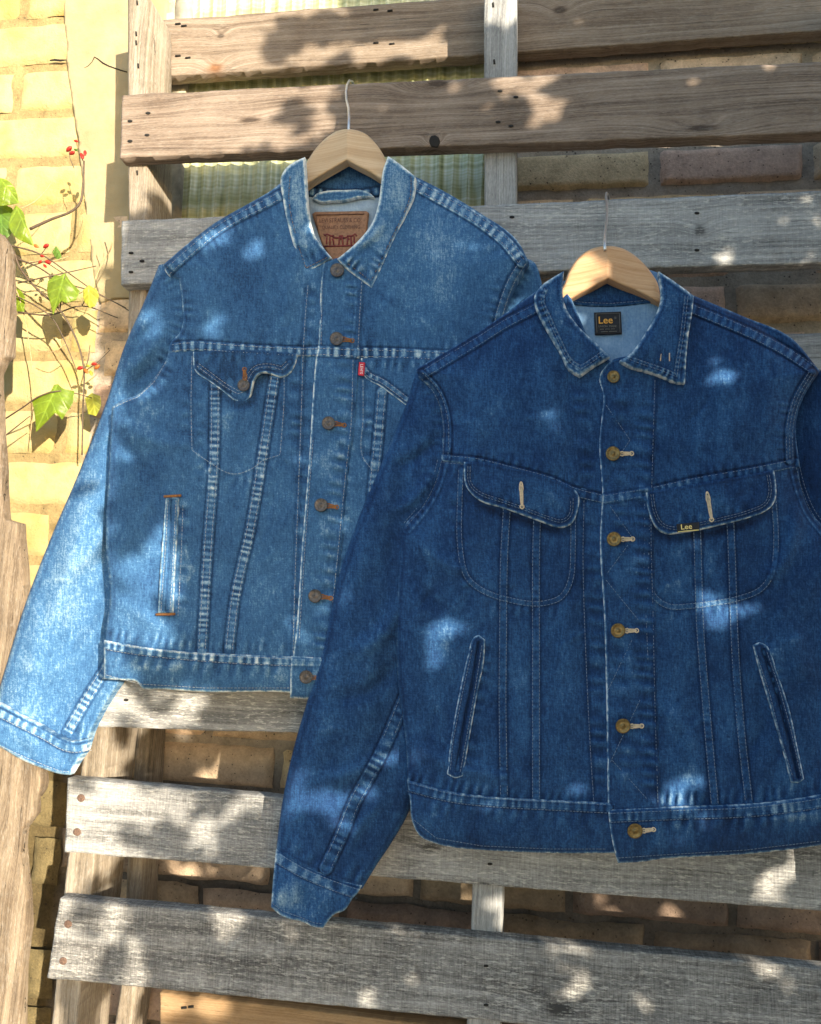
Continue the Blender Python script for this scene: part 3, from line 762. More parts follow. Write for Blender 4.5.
# -- front panels below the yoke
bandA = [(215, 384), (214, 460), (208, 545), (202, 650)]
bandB = [(275, 374), (263, 453), (250, 531), (236, 593), (229, 650)]
fl_s = [seam(bandA, 5.0, .0012, 6, .24, .20, seed=1), seam(bandB, 5.0, .0012, 6, .22, .16, seed=5),
        seam([(192, 356), (191, 400), (192, 450), (206, 460), (233, 474), (253, 468), (262, 461), (280, 455), (284, 400), (284, 372)], 1.2, .0003, 9, .1, .12, .0003, .10, .0002, (), seed=7),
        seam([(303, 356), (301, 420), (298, 500), (295, 580), (293, 655)], 1.3, .0004, 9, .1, .25, .0006, .15, .0002, (0,), seed=8)]
def rim1(x, y):     # body side edge wear along the armhole
    return 0
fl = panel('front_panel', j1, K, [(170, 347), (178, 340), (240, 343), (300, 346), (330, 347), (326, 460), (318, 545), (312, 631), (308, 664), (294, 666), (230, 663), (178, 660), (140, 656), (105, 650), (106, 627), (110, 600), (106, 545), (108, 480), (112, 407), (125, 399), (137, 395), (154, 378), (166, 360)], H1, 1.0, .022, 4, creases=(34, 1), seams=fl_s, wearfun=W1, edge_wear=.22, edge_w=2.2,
      puckers=[([(170, 358), (240, 360), (310, 363)], 5, 8, .0006, .12, 2), ([(186, 380), (185, 450)], 5, 15, .001, .10, 3), ([(310, 380), (305, 500), (299, 640)], 8, 15, .0008, .12, 4), ([(110, 634), (180, 644), (290, 648)], 6, 10, .0009, .14, 5), ([(182, 505), (181, 610)], 7, 14, .0009, .15, 8), ([(120, 412), (150, 395), (168, 365)], 7, 10, .0008, .13, 12),
               ([(200, 400), (200, 450), (198, 520)], 4, 12, .0006, .08, 9), ([(295, 380), (292, 455), (284, 465)], 6, 13, .001, .12, 14), ([(205, 468), (240, 482), (275, 470)], 5, 12, .0008, .13, 15)],
      folds=[([(197, 377), (224, 396), (240, 406), (252, 402), (257, 386), (266, 377), (284, 381), (294, 374)], 4.5, -.0012, -.26), ([(190, 448), (208, 475), (214, 500)], 4, .0015, .15), ([(250, 470), (246, 500)], 4, .0012, .12), ([(115, 415), (150, 440), (180, 445)], 8, .004, .05), ([(112, 430), (145, 470), (165, 500)], 7, -.003, -.04), ([(112, 600), (150, 620), (200, 640)], 8, .003, .06), ([(130, 420), (124, 500), (122, 600)], 12, .003, .05), ([(150, 560), (170, 640)], 10, -.002, -.05), ([(183, 540), (192, 575)], 3, .001, .16), ([(184, 590), (194, 560)], 3, .001, .14)],  # first line is the flap's shadow, painted dark along its lower edge
      wear_dapple_spots=[(160, 520, 30, 60, -.05), (225, 430, 8, 20, .16), (150, 410, 30, 10, .10), (125, 620, 14, 22, .10), (270, 610, 22, 40, .07), (240, 440, 16, 40, -.05), (240, 470, 12, 8, .12)])
stitches('stitching', fl, M['thread_pale'], seam_lines(fl_s[:2]) + [fl_s[3]['p'], offset_line(fl_s[2]['p'], 0), [(113, 408), (125, 402), (138, 397), (154, 382), (167, 360)]], H1, .0022)
fr_s = [seam([(382, 392), (378, 440), (372, 500), (362, 650)], 5.0, .0012, 8, .24, .18, seed=11), seam([(363, 380), (363, 420), (362, 455), (372, 470), (376, 470)], 1.2, .0003, 9, .1, .2, .0003, .12, .0002, (), seed=7)]
fr = panel('front_panel', j1, K, [(318, 347), (400, 350), (440, 351), (502, 350), (500, 420), (506, 560), (502, 662), (420, 666), (328, 668), (300, 660), (306, 560)], H1, 1.0, .022, 3, creases=(22, 2), seams=fr_s, wearfun=W1, edge_wear=.2,
      puckers=[([(360, 363), (440, 365)], 5, 8, .0006, .12, 2), ([(369, 395), (368, 460)], 5, 12, .001, .16, 3), ([(349, 430), (344, 520), (335, 640)], 6, 14, .0006, .10, 4)], wear_dapple_spots=[(345, 450, 8, 60, .06)])
stitches('stitching', fr, M['thread_pale'], seam_lines(fr_s[:1]) + [fr_s[1]['p']], H1, .0022)

# -- yokes
sh_s = seam([(286, 192), (262, 205), (238, 217), (215, 231), (195, 247), (180, 260), (166, 273)], 5, .0012, 9, .22, .18, seed=13)
yk_s = seam([(172, 348), (190, 346), (240, 349), (300, 352), (322, 352)], 5, .0010, 9.5, .30, .22, seed=14)
lf_s = seam([(308, 285), (305, 320), (303, 358)], 1.3, .0004, 9, .1, .22, .0006, .15, .0002, (0,), seed=15)
yl_s = [sh_s, yk_s, lf_s]
yl = panel('yoke', j1, K, [(288, 180), (262, 196), (215, 223), (185, 246), (163, 265), (168, 275), (179, 279), (182, 300), (181, 330), (170, 344), (168, 353), (190, 352), (240, 354), (322, 358), (328, 300), (331, 266), (325, 250), (308, 225), (296, 195)], H1, 1.0, .03, 3, raise_=.0012, creases=(16, 3), seams=yl_s, wearfun=W1, edge_wear=.36, edge_w=1.5,
      puckers=[([(185, 285), (188, 315), (180, 342)], 7, 10, .0008, .12, 3), ([(282, 205), (230, 233), (185, 268)], 6, 9, .0006, .1, 4), ([(313, 285), (309, 345)], 4, 13, .0008, .14, 6), ([(185, 340), (250, 342), (312, 345)], 5, 9, .0005, .08, 8)],
      folds=[([(200, 275), (205, 310), (196, 340)], 10, .003, .05), ([(285, 215), (292, 260), (285, 330)], 11, .003, .05), ([(240, 240), (250, 320)], 16, -.002, -.04)], wear_dapple_spots=[(300, 300, 14, 40, .05), (275, 230, 12, 40, .06)])
yl_t = lambda x, y: H1(x, y) + .0012
stitches('stitching', yl, M['thread_pale'], seam_lines(yl_s), yl_t, .0018)
shr = seam([(414, 184), (440, 198), (478, 220), (505, 241), (522, 262)], 6, .0012, 9, .24, .22, seed=17)
ykr = seam([(354, 353), (400, 354), (440, 356), (500, 355)], 5.5, .0010, 10, .36, .24, seed=18)
ahr = seam([(523, 262), (512, 280), (503, 303), (498, 322), (497, 345)], 4, .0008, 9, .2, .15, seed=19)
plr = seam([(362, 278), (360, 310), (358, 348)], 1.3, .0004, 9, .1, .25, .0006, .15, .0002, (0,), seed=20)
yr_s = [shr, ykr, ahr, plr]
yr = panel('yoke', j1, K, [(328, 262), (323, 300), (320, 358), (400, 360), (440, 361), (502, 360), (502, 330), (507, 305), (517, 281), (529, 262), (516, 239), (480, 213), (440, 189), (410, 174), (396, 196), (380, 225), (358, 245), (338, 258)], H1, 1.0, .03, 3, raise_=.0012, creases=(18, 4), seams=yr_s, wearfun=W1, edge_wear=.36, edge_w=1.5,
      puckers=[([(418, 195), (470, 225), (512, 262)], 6, 9, .0006, .1, 4), ([(365, 345), (430, 347), (490, 347)], 5, 9, .0005, .12, 8), ([(496, 285), (492, 330)], 7, 9, .0006, .1, 9)],
      folds=[([(420, 220), (440, 290), (430, 340)], 15, .003, .05), ([(385, 290), (380, 340)], 12, .002, .03)], wear_dapple_spots=[(450, 270, 50, 40, .05)])
stitches('stitching', yr, M['thread_pale'], seam_lines(yr_s), yl_t, .0018)

# -- pocket flaps
def HF1(x, y):
    return H1(x, y) + .0030 + .010 * np.exp(-((x - 262) / 10.) ** 2) * sstep(352, 380, y) - .004 * np.exp(-((x - 244) / 12.) ** 2) * sstep(365, 400, y)
ff = [(193, 352), (194, 368), (197, 373), (209, 381), (224, 392), (236, 401), (245, 402), (250, 397), (252, 388), (255, 378), (260, 373), (268, 373), (279, 377), (286, 376), (291, 372), (296, 362), (298, 353), (260, 350), (225, 349)]
fse = [seam([(197, 366), (209, 375), (224, 386), (238, 394), (245, 391), (248, 380), (256, 369), (270, 367), (282, 370), (290, 362)], 2.0, .0003, 9, .12, .10, .0005, .2, .0002, (0,), seed=22)]
pf = panel('pocket_flap', j1, K, ff, HF1, .7, .004, 1.6, edge_on=ff[:17], seams=fse, wearfun=lambda x, y: W1(x, y) - .10, edge_wear=.75, edge_w=1.4, puckers=[([(200, 366), (240, 384)], 7, 12, .0008, .12, 4), ([(205, 358), (290, 358)], 5, 11, .0006, .12, 7)], wear_dapple_spots=[(230, 372, 12, 14, -.08)], folds=[([(222, 352), (228, 380), (238, 398)], 6, -.002, -.06)])
stitches('stitching', pf, M['thread_pale'], [fse[0]['p'], offset_line(fse[0]['p'], -3)], HF1, .0014)
buttonhole('buttonhole', pf, M['thread_rust'], 245, 380, 244.5, 370, float(HF1(np.array([245.]), np.array([375.]))[0]), 1.8)
disc_button('button', pf, M['copper'], 243.5, 385, float(HF1(np.array([243.]), np.array([385.]))[0]) + .0015, 6.2)
f2 = [(361, 358), (362, 372), (366, 378), (380, 386), (395, 397), (412, 408), (440, 410), (470, 396), (474, 360), (420, 356)]
fse2 = [seam([(364, 368), (368, 374), (382, 381), (396, 391), (412, 402), (440, 404), (468, 390)], 2.6, .0004, 8.5, .25, .12, .0005, .22, .0003, (-2, 2), seed=24)]
pf2 = panel('pocket_flap', j1, K, f2, lambda x, y: H1(x, y) + .0028, .8, .004, 1.6, edge_on=f2[:7], seams=fse2, wearfun=W1, edge_wear=.75, edge_w=1.4, puckers=[([(370, 364), (440, 366)], 6, 10, .0008, .16, 7)])
stitches('stitching', pf2, M['thread_pale'], seam_lines(fse2), lambda x, y: H1(x, y) + .0028, .0014)
tb = panel('red_tab', j1, M['red_tab'], [(359, 362), (365, 362.5), (364, 376), (358, 375)], lambda x, y: H1(x, y) + .0062, .6, .0012, .6, closed_smooth=False)
text_part('tab_print', tb, M['white'], "LEVI'S", 361.6, 369, 9.5, 3.0, lambda x, y: H1(x, y) + .0062, math.pi / 2 + .05, 0, .0003)

# -- placket with buttons
pl_s = [seam([(354, 272), (356, 300), (352, 348)], 1.2, .0003, 9, .1, .16, .0004, .1, .0002, (), seed=26),
        seam([(316, 351), (355, 353)], 5, .0006, 9.5, .30, .20, .0008, .2, .0004, (-3.2, 3.2), seed=27),
        seam([(353, 360), (351, 425), (346, 470), (342, 511), (337, 562), (331, 620), (327, 656)], 1.2, .0003, 9, .1, .2, .0004, .12, .0002, (0,), seed=28)]
HP1 = lambda x, y: H1(x, y) + .0024
pk = panel('placket', j1, K, [(323, 262), (321, 280), (320, 300), (318, 345), (316, 357), (309, 460), (302, 545), (296, 631), (292, 662), (329, 662), (335, 610), (341, 562), (345, 511), (350, 460), (355, 425), (358, 380), (360, 340), (363, 300), (364, 272), (345, 258)], HP1, 1.0, .004, 2, edge_on=[(323, 262), (321, 280), (320, 300), (318, 345), (316, 357), (309, 460), (302, 545), (296, 631), (292, 662)], creases=(26, 5), seams=pl_s, wearfun=lambda x, y: W1(x, y) + .04, edge_wear=.75, edge_w=1.4,
      puckers=[([(345, 360), (343, 425), (336, 500), (328, 580), (322, 650)], 8, 13, .0016, .10, 3), ([(352, 280), (350, 340)], 5, 11, .0012, .10, 5)],
      folds=[([(334, 440), (340, 455), (345, 452)], 3, .0012, .16), ([(320, 520), (330, 540)], 5, .001, .1), ([(322, 450), (326, 480)], 6, .001, .06)], wear_dapple_spots=[(330, 470, 9, 40, .05), (326, 365, 10, 10, .06)])
stitches('stitching', pk, M['thread_pale'], [pl_s[2]['p'], offset_line(pl_s[1]['p'], -3), offset_line(pl_s[1]['p'], 3), [(322, 282), (321, 345)], [(313, 440), (305, 545), (299, 640)]], HP1, .0016)
for (bx, by, r) in [(337, 270, 7), (336.5, 338.5, 6.8), (328.5, 423, 6.8), (321, 505, 6.8), (315, 596, 6.8)]:
    hb = float(HP1(np.array([bx]), np.array([by]))[0])
    if by > 300: buttonhole('buttonhole', pk, M['thread_rust'], bx + 5, by + .3, bx + 15, by + 2, hb + .0004, 2.0)
    disc_button('button', pk, M['copper'], bx, by, hb + .0028, r)

# -- welt pocket
wp = panel('welt_pocket', j1, K, [(166, 497), (179, 497), (178, 520), (175, 570), (173, 613), (158, 613), (160, 570), (164, 520)], lambda x, y: H1(x, y) + .0042 + .0008 * np.sin((x - 158 + (y - 497) * .06) * 1.1), .6, .006, 2, wear=.52, edge_wear=.35, edge_w=1.4,
      seams=[seam([(171.5, 500), (170, 540), (167, 580), (165.5, 611)], .8, -.003, 9, .0, -.45, .0004, .1, 0, (), seed=1)])
stitches('stitching', wp, M['thread_pale'], [[(168, 500), (166, 540), (163, 580), (161, 611)], [(176, 500), (174, 540), (172, 580), (170, 611)], [(183, 505), (181, 560), (178, 616)]], lambda x, y: H1(x, y) + .0042, .0016)
for (q0, q1) in (((164, 496.5), (181, 495.5)), ((156, 614.5), (175, 614))):
    V, Q = strip([q0, q1], .0016, float(H1(np.array([(q0[0] + q1[0]) / 2]), np.array([q0[1]]))[0]) + .0056, 6)
    mesh_obj('bar_tack', V, Q, M['thread_rust'], wp)

# -- waistband
HB1 = lambda x, y: H1(x, y) + .003
wl_s = [seam([(104, 645), (140, 651), (178, 655), (230, 659), (294, 662)], 3.6, .0005, 9, .26, .2, .0005, .18, .0004, (3.6,), seed=30)]
wb = panel('waistband', j1, K, [(104, 640), (140, 646.5), (178, 651), (230, 654), (296, 657), (294, 693), (280, 692), (205, 692), (160, 689), (142, 688), (137, 682), (120, 680), (104, 679)], HB1, 1.0, .014, 1.6, creases=(14, 13), seams=wl_s, wearfun=lambda x, y: W1(x, y) + .03, edge_wear=.62, edge_w=1.5, puckers=[([(115, 658), (178, 664), (285, 668)], 9, 15, .0014, .15, 3)], folds=[([(118, 662), (150, 668), (200, 664)], 5, .0012, .14)])
stitches('stitching', wb, M['thread_pale'], [offset_line(wl_s[0]['p'], -3), offset_line(wl_s[0]['p'], 4), [(106, 675), (140, 684), (205, 688), (290, 688)]], HB1, .0016)
wl2 = [seam([(292, 662), (330, 663), (420, 660), (500, 653)], 3.6, .0005, 9, .2, .2, .0005, .18, .0004, (), seed=31)]
HB2 = lambda x, y: H1(x, y) + .0052
wb2 = panel('waistband', j1, K, [(291, 656), (330, 658), (420, 655), (502, 648), (503, 686), (420, 695), (312, 699), (290, 698)], HB2, 1.0, .014, 1.6, seams=wl2, wearfun=lambda x, y: W1(x, y) + .03, edge_wear=.62, edge_w=1.5, puckers=[([(296, 672), (330, 674), (400, 674)], 8, 16, .0012, .16, 3)])
disc_button('button', wb2, M['copper'], 306, 677, float(HB2(np.array([306.]), np.array([677.]))[0]) + .0028, 6.8)
buttonhole('buttonhole', wb2, M['thread_rust'], 311, 677, 320, 678, float(HB2(np.array([315.]), np.array([677.]))[0]) + .0004, 2.0)

# -- collar: two flaps rolling over from the stand
def collar_h(inner, base, lift, roll):
    p = smooth(inner)
    def f(x, y):
        D = poly_near(x, y, p, False)[0]; k = np.clip(1 - D / roll, 0, 1)
        return base + lift * np.exp(-D / 30.) - roll * 4.2e-4 * (1 - np.sqrt(np.clip(1 - k * k, 0, 1))) + .0014 * fbm(x / 12., y / 16., 2, 50)
    return f
cl_in = [(305, 157), (307, 188), (309, 214), (314, 234), (331, 256)]
CL = collar_h(cl_in, .076, .012, 14)
cl_s = [seam([(290, 176), (289, 200), (297, 240), (306, 268), (328, 257)], 1.2, .0003, 8, .1, -.12, .0003, .05, .0002, (0,), seed=33)]
# bow-shaped outline: back of the neck is joined by the stand
co = panel('collar', j1, K, [(305, 157), (296, 161), (287, 167), (281, 177), (283, 200), (288, 225), (294, 247), (300, 266), (303, 274), (312, 270), (332, 258), (322, 246), (314, 234), (309, 214), (307, 188)], CL, .8, .006, 3, creases=(8, 18), seams=cl_s, wearfun=lambda x, y: .55 + .10 * fbm(x / 18., y / 26., 2, 61) - .14 * sstep(235, 255, y), edge_wear=.62, edge_w=1.9,
      folds=[([(300, 240), (312, 250)], 4, .001, .15), ([(290, 235), (300, 245)], 5, .0012, .14), ([(305, 262), (320, 250)], 4, -.001, -.1)], wear_dapple_spots=[(300, 200, 10, 30, .08)], puckers=[([(300, 262), (325, 250)], 6, 9, .0008, .14, 5)])
stitches('stitching', co, M['thread_tan'], [cl_s[0]['p']], CL, .0014)
cr_in = [(387, 158), (384, 172), (381, 184), (378, 205), (372, 223), (358, 241), (340, 256)]
CR = collar_h(cr_in, .076, .013, 14)
cr_s = [seam([(411, 176), (410, 197), (399, 223), (386, 250), (371, 281), (343, 260)], 1.2, .0003, 8, .1, -.12, .0003, .05, .0002, (0,), seed=34)]
co2 = panel('collar', j1, K, [(388, 156), (397, 162), (405, 168), (416, 177), (414, 197), (403, 223), (389, 252), (380, 272), (372, 289), (360, 280), (346, 269), (337, 259), (347, 251), (358, 241), (372, 223), (378, 205), (381, 184), (383, 170)], CR, .8, .006, 3, creases=(10, 19), seams=cr_s, wearfun=lambda x, y: .55 + .10 * fbm(x / 18., y / 26., 2, 63) - .10 * sstep(235, 255, y), edge_wear=.62, edge_w=1.9,
      folds=[([(352, 247), (368, 240), (385, 222)], 4, .0022, .16), ([(356, 256), (372, 246)], 4, -.0015, -.14), ([(345, 260), (352, 262)], 3, .001, .15), ([(368, 276), (380, 258)], 5, .0012, .14), ([(395, 180), (400, 210)], 10, .001, .06)], puckers=[([(345, 258), (370, 275), (384, 252)], 6, 9, .0010, .18, 5)])
stitches('stitching', co2, M['thread_tan'], [cr_s[0]['p']], CR, .0014)

# ================================================================== JACKET, INDIGO (right)
J2SIL = smooth([(560, 268), (538, 290), (480, 333), (416, 371), (434, 388), (443, 419), (443, 455), (437, 477), (424, 504), (405, 523), (400, 559), (396, 631), (398, 682), (405, 725), (408, 780), (412, 821), (434, 843), (482, 850), (550, 853), (618, 862), (661, 859), (746, 855), (821, 845), (862, 835), (866, 780), (866, 600), (852, 548), (811, 514), (800, 487), (794, 460), (794, 425), (801, 398), (818, 371), (745, 318), (694, 296), (620, 215)], True, 5)
def H2(x, y):
    d = poly_near(x, y, J2SIL, True)[0] * np.where(inside(x, y, J2SIL), 1, 0)
    k = np.clip(1 - d / 95., 0, 1)
    return .112 + .028 * np.sqrt(1 - k * k) - .022 * sstep(480, 840, y) + wr(x, y, 71)
j2 = thing('denim_jacket', 'dark indigo denim jacket hanging in front at right, its sleeve over the paler jacket', 'jacket', P(610, 270, .12))
D2 = M['denim_dark']
def W2(x, y):
    return (.33) + .13 * fbm(x / 55., y / 80., 3, 81) + .06 * fbm(x / 14., y / 60., 2, 83) + marble(x, y, 85, .13)
panel('back_panel', j2, M['lining_dark'], [(566, 280), (530, 305), (480, 340), (425, 374), (440, 400), (448, 455), (428, 510), (408, 530), (402, 680), (412, 780), (416, 818), (440, 838), (550, 848), (746, 850), (858, 830), (860, 600), (845, 550), (804, 500), (789, 460), (796, 400), (812, 374), (745, 322), (690, 296), (650, 270)], lambda x, y: .086 + .03 * sstep(400, 290, y) - .02 * sstep(480, 840, y), 2.0, .002, 2, wear=.4)
panel('neck_lining', j2, M['lining_dark'], [(556, 300), (575, 305), (610, 307), (665, 301), (660, 330), (630, 372), (608, 372), (570, 330)], lambda x, y: .119 + .004 * sstep(300, 370, y) + .0016 * fbm(x / 20., y / 16., 2, 73), 1.0, .002, 1, wear=.52, wear_dapple_spots=[(604, 342, 8, 6, .2), (632, 350, 14, 10, .1)])
HST2 = lambda x, y: .121 + .0012 * fbm(x / 14., y / 10., 2, 74)
st2 = panel('collar_stand', j2, D2, [(556, 296), (575, 280), (608, 270), (645, 278), (666, 292), (666, 301), (640, 304), (610, 306.5), (580, 305), (556, 301)], HST2, 1.0, .002, 2, wear=.33, edge_wear=.25)
stitches('stitching', st2, M['thread_blue'], [[(564, 300), (585, 302.5), (610, 303.5), (640, 301), (660, 298)]], HST2, .0014)
# woven neck label
lb = panel('neck_label', j2, M['label_black'], [(594, 312.5), (621, 311.5), (622, 334), (595, 335)], lambda x, y: .1245 + .0004 * fbm(x / 8., y / 8., 2, 3), .8, .0012, 1, closed_smooth=False)
fl2 = lambda x, y: np.full(np.shape(x), .1252)
text_part('label_print', lb, M['label_orange'], 'Lee', 605.7, 320.0, 14, 7.2, fl2, -.03, .012)
text_part('label_print', lb, M['label_grey'], '®', 615.3, 317.8, 2.4, 2.4, fl2, 0, 0)
text_part('label_print', lb, M['label_grey'], 'UNION  MADE', 607.5, 326.2, 18, 1.9, fl2, -.01, 0)
V, Q = np_join([strip(e, .0004, .1250, 4) for e in ([(600, 329.3), (604, 329.2)], [(605, 329.2), (610, 329.0)], [(611, 329.0), (615, 328.9)], [(601, 331.8), (608, 331.5)], [(609, 331.5), (617, 331.2)])])
mesh_obj('label_print', V, Q, M['label_grey'], lb)
V, Q = np_join([strip(e, .00028, .1250, 4) for e in ([(596, 314), (619.5, 313.2)], [(619.5, 313.2), (620, 332)], [(596, 314), (597, 332.5)])])
mesh_obj('label_border', V, Q, M['label_grey'], lb)

# -- left sleeve over the pale jacket
S2OUT = smooth([(417, 368), (407, 402), (383, 460), (359, 518), (338, 579), (325, 637), (313, 682), (297, 736), (287, 777), (280, 818), (276, 852)])
S2IN = smooth([(366, 884), (378, 865), (391, 845), (404, 821), (412, 800)])
def HS2(x, y):
    D = poly_near(x, y, S2OUT, False)[0]; k = np.clip(1 - D / 40., 0, 1)
    D2_ = poly_near(x, y, S2IN, False)[0]; k2 = np.clip(1 - D2_ / 26., 0, 1)
    base = .090 - .040 * sstep(560, 880, y)
    return base + .022 * np.sqrt(1 - k * k) - .014 * (1 - np.sqrt(1 - k2 * k2)) - .006 * sstep(40, 90, D) * sstep(500, 560, y) + wr(x, y, 91, 1.2)
s2_s = [seam([(404, 700), (383, 749), (370, 774), (355, 801), (340, 838), (326, 868)], 6.5, .0010, 9, .17, .16, seed=2, threads=(-4.6, 4.6))]
s2 = panel('sleeve', j2, D2, [(417, 369), (407, 402), (383, 460), (359, 518), (338, 579), (325, 637), (313, 682), (297, 736), (287, 777), (280, 818), (276, 852), (304, 868), (338, 882), (362, 889), (376, 866), (390, 845), (404, 821), (412, 800), (416, 770), (412, 725), (406, 682), (404, 631), (408, 559), (412, 528), (430, 508), (446, 480), (452, 455), (452, 419), (442, 386), (432, 372)], HS2, 1.0, .016, 4, creases=(26, 7), seams=s2_s, wearfun=W2, edge_wear=.10, edge_w=2.5,
      puckers=[([(278, 845), (318, 862), (362, 878)], 9, 14, .0014, .13, 4), ([(424, 380), (436, 410), (438, 455), (420, 495)], 6, 10, .0006, .06, 6)],
      folds=[([(436, 470), (412, 500), (392, 512)], 6, .005, .08), ([(440, 440), (410, 462), (392, 468)], 6, -.004, -.06), ([(404, 600), (376, 640), (345, 652)], 9, .005, .06), ([(400, 660), (370, 690), (330, 700)], 8, -.004, -.05), ([(396, 740), (360, 770), (318, 782)], 8, .004, .07), ([(384, 800), (360, 825), (348, 850)], 6, .003, .08), ([(400, 430), (370, 520), (350, 600)], 14, .004, .05), ([(410, 440), (396, 530), (380, 640)], 10, -.003, -.06), ([(350, 600), (330, 700), (310, 780)], 14, .003, .04), ([(310, 820), (322, 850)], 5, .002, .12), ([(292, 835), (302, 855)], 5, .0016, .1), ([(370, 620), (360, 740)], 16, .003, .05)],
      wear_dapple_spots=[(300, 806, 14, 16, .06), (356, 830, 16, 16, .05)], back=True)
stitches('stitching', s2, M['thread_blue'], seam_lines(s2_s), HS2, .0020)
HC2 = lambda x, y: HS2(x, y) * .8 + .0145
c2s = [seam([(278, 858), (304, 873), (338, 887), (360, 894)], 5, .0006, 14, .16, .10, .0006, .15, .0005, (4.6,), seed=9)]
c2 = panel('cuff', j2, D2, [(276, 849), (304, 864.5), (338, 878.5), (362, 885.5), (357, 894), (352, 899), (348, 906), (343, 911), (335, 914), (323, 928), (314, 927), (300, 921), (290, 919), (280, 915), (271, 907), (273, 880)], HC2, .8, .012, 3, creases=(12, 17), seams=c2s, wearfun=lambda x, y: W2(x, y) + .10, edge_wear=.40, edge_w=1.7,
      folds=[([(290, 876), (296, 905)], 6, .003, .08), ([(304, 884), (312, 915)], 6, -.003, -.08), ([(282, 885), (280, 908)], 5, .002, .2), ([(322, 890), (330, 915)], 7, .002, .05)], wear_dapple_spots=[(292, 902, 20, 12, .12)], back=True)
stitches('stitching', c2, M['thread_blue'], [offset_line(c2s[0]['p'], -4), offset_line(c2s[0]['p'], 5), [(272, 903), (282, 911), (300, 917), (314, 923), (324, 924)]], HC2, .0016)
c2_in = panel('cuff_inside', j2, M['lining_dark'], [(330, 905), (344, 906), (352, 895), (345, 910), (334, 914)], lambda x, y: HC2(x, y) - .012, 1, .004, 1, wear=.4)
# -- right sleeve (runs out of the picture)
panel('sleeve', j2, D2, [(812, 372), (822, 370), (850, 410), (880, 500), (905, 620), (918, 740), (922, 850), (872, 858), (864, 740), (852, 600), (836, 545), (806, 520), (790, 480), (786, 440), (792, 400)], lambda x, y: .092 + .014 * np.sin(np.clip((x - 790) / 115., 0, 1) * np.pi) - .03 * sstep(480, 840, y) + wr(x, y, 97), 1.5, .028, 4, wearfun=lambda x, y: W2(x, y) - .1, back=True)
panel('cuff', j2, D2, [(872, 852), (923, 845), (920, 900), (880, 905)], lambda x, y: .078 + wr(x, y, 98), 2, .02, 3, wear=.4, back=True)

# -- fronts below the yoke
bw = 4.0
def vb(a, b, s): return [seam(offset_line(smooth([tuple(q) for q in a]), 0), bw, .0011, 7.5, .05, .07, .0006, .14, .00025, (-3.4, 3.4), seed=s)]
lA = [(507, 505), (504, 560), (503, 640), (502.5, 700), (504, 797)]
lB = [(537, 518), (536, 560), (536, 640), (536, 700), (536, 800)]
rA = [(697, 525), (698, 560), (700, 625), (704, 680), (709, 740), (715, 806)]
rB = [(730, 515), (732, 560), (734, 625), (737, 680), (742, 740), (749, 803)]
pkL = [(461, 470), (460, 494), (460, 547), (467, 577), (477, 587), (490, 594), (510, 600), (530, 603.5), (545, 603), (561, 597), (570, 582), (573, 547), (573, 510)]
pkR = [(647, 500), (647, 540), (647, 575), (654, 596), (668, 606), (690, 606), (708, 604), (740, 598), (761, 589), (772, 573), (776, 545), (773, 490)]
def pocket(p, s): return [seam(p, 2.8, .0004, 8, .06, .05, .0004, .10, .0002, (-2.3, 2.3), seed=s)]
fl_s2 = vb(lA, 0, 41) + vb(lB, 0, 42) + pocket(pkL, 43) + [seam([(584, 500), (583, 560), (587, 682), (591, 760), (594, 806)], 1.0, .0003, 9, .06, .12, .0005, .1, .0002, (0,), seed=44),
        seam([(443, 461), (438, 480), (425, 506), (407, 528)], 5.5, .0006, 9, .08, .06, .0005, .12, .0002, (-1.5, 4), seed=45)]
common_p = [([(405, 778), (496, 793), (606, 800)], 7, 10, .0009, .12, 5)]
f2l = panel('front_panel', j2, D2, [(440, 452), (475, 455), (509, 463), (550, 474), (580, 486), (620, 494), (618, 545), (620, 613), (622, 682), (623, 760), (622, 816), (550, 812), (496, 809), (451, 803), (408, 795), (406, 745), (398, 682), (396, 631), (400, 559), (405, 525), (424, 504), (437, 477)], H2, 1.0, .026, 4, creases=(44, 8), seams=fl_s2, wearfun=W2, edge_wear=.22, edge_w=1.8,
      puckers=common_p + [([(443, 470), (509, 480), (590, 505)], 5, 9, .0006, .08, 2), ([(594, 520), (597, 640), (600, 790)], 9, 14, .0012, .09, 4), ([(485, 640), (466, 770)], 8, 13, .0009, .1, 7), ([(455, 500), (456, 560), (470, 590)], 6, 13, .0008, .07, 8), ([(490, 608), (560, 611)], 5, 11, .0006, .10, 9)],
      folds=[([(467, 490), (478, 504), (520, 519), (552, 530), (566, 531), (577, 522)], 4.5, -.0012, -.30), ([(408, 530), (440, 560), (465, 572)], 8, .004, .07), ([(404, 560), (430, 600), (450, 615)], 7, -.003, -.05), ([(405, 740), (450, 765), (520, 780)], 8, .003, .06), ([(420, 560), (415, 640), (412, 720)], 14, .003, .05), ([(560, 620), (565, 700), (560, 780)], 16, .002, .04), ([(430, 690), (445, 715)], 3, .001, .09), ([(580, 600), (590, 700)], 10, -.002, -.04), ([(520, 640), (520, 770)], 10, .001, .05)],  # first line paints the shadow below the left pocket flap
      wear_dapple_spots=[(450, 625, 16, 12, .14), (445, 645, 8, 12, .14), (430, 700, 12, 40, .03), (485, 615, 14, 12, .08), (520, 595, 14, 8, .06), (480, 787, 16, 6, .12), (565, 610, 10, 10, .06)])  # mostly sun flecks painted into the fade
stitches('stitching', f2l, M['thread_blue'], seam_lines(fl_s2[:3]) + [fl_s2[3]['p'], offset_line(fl_s2[4]['p'], 1.5), offset_line(fl_s2[4]['p'], 5.5)], H2, .0021)
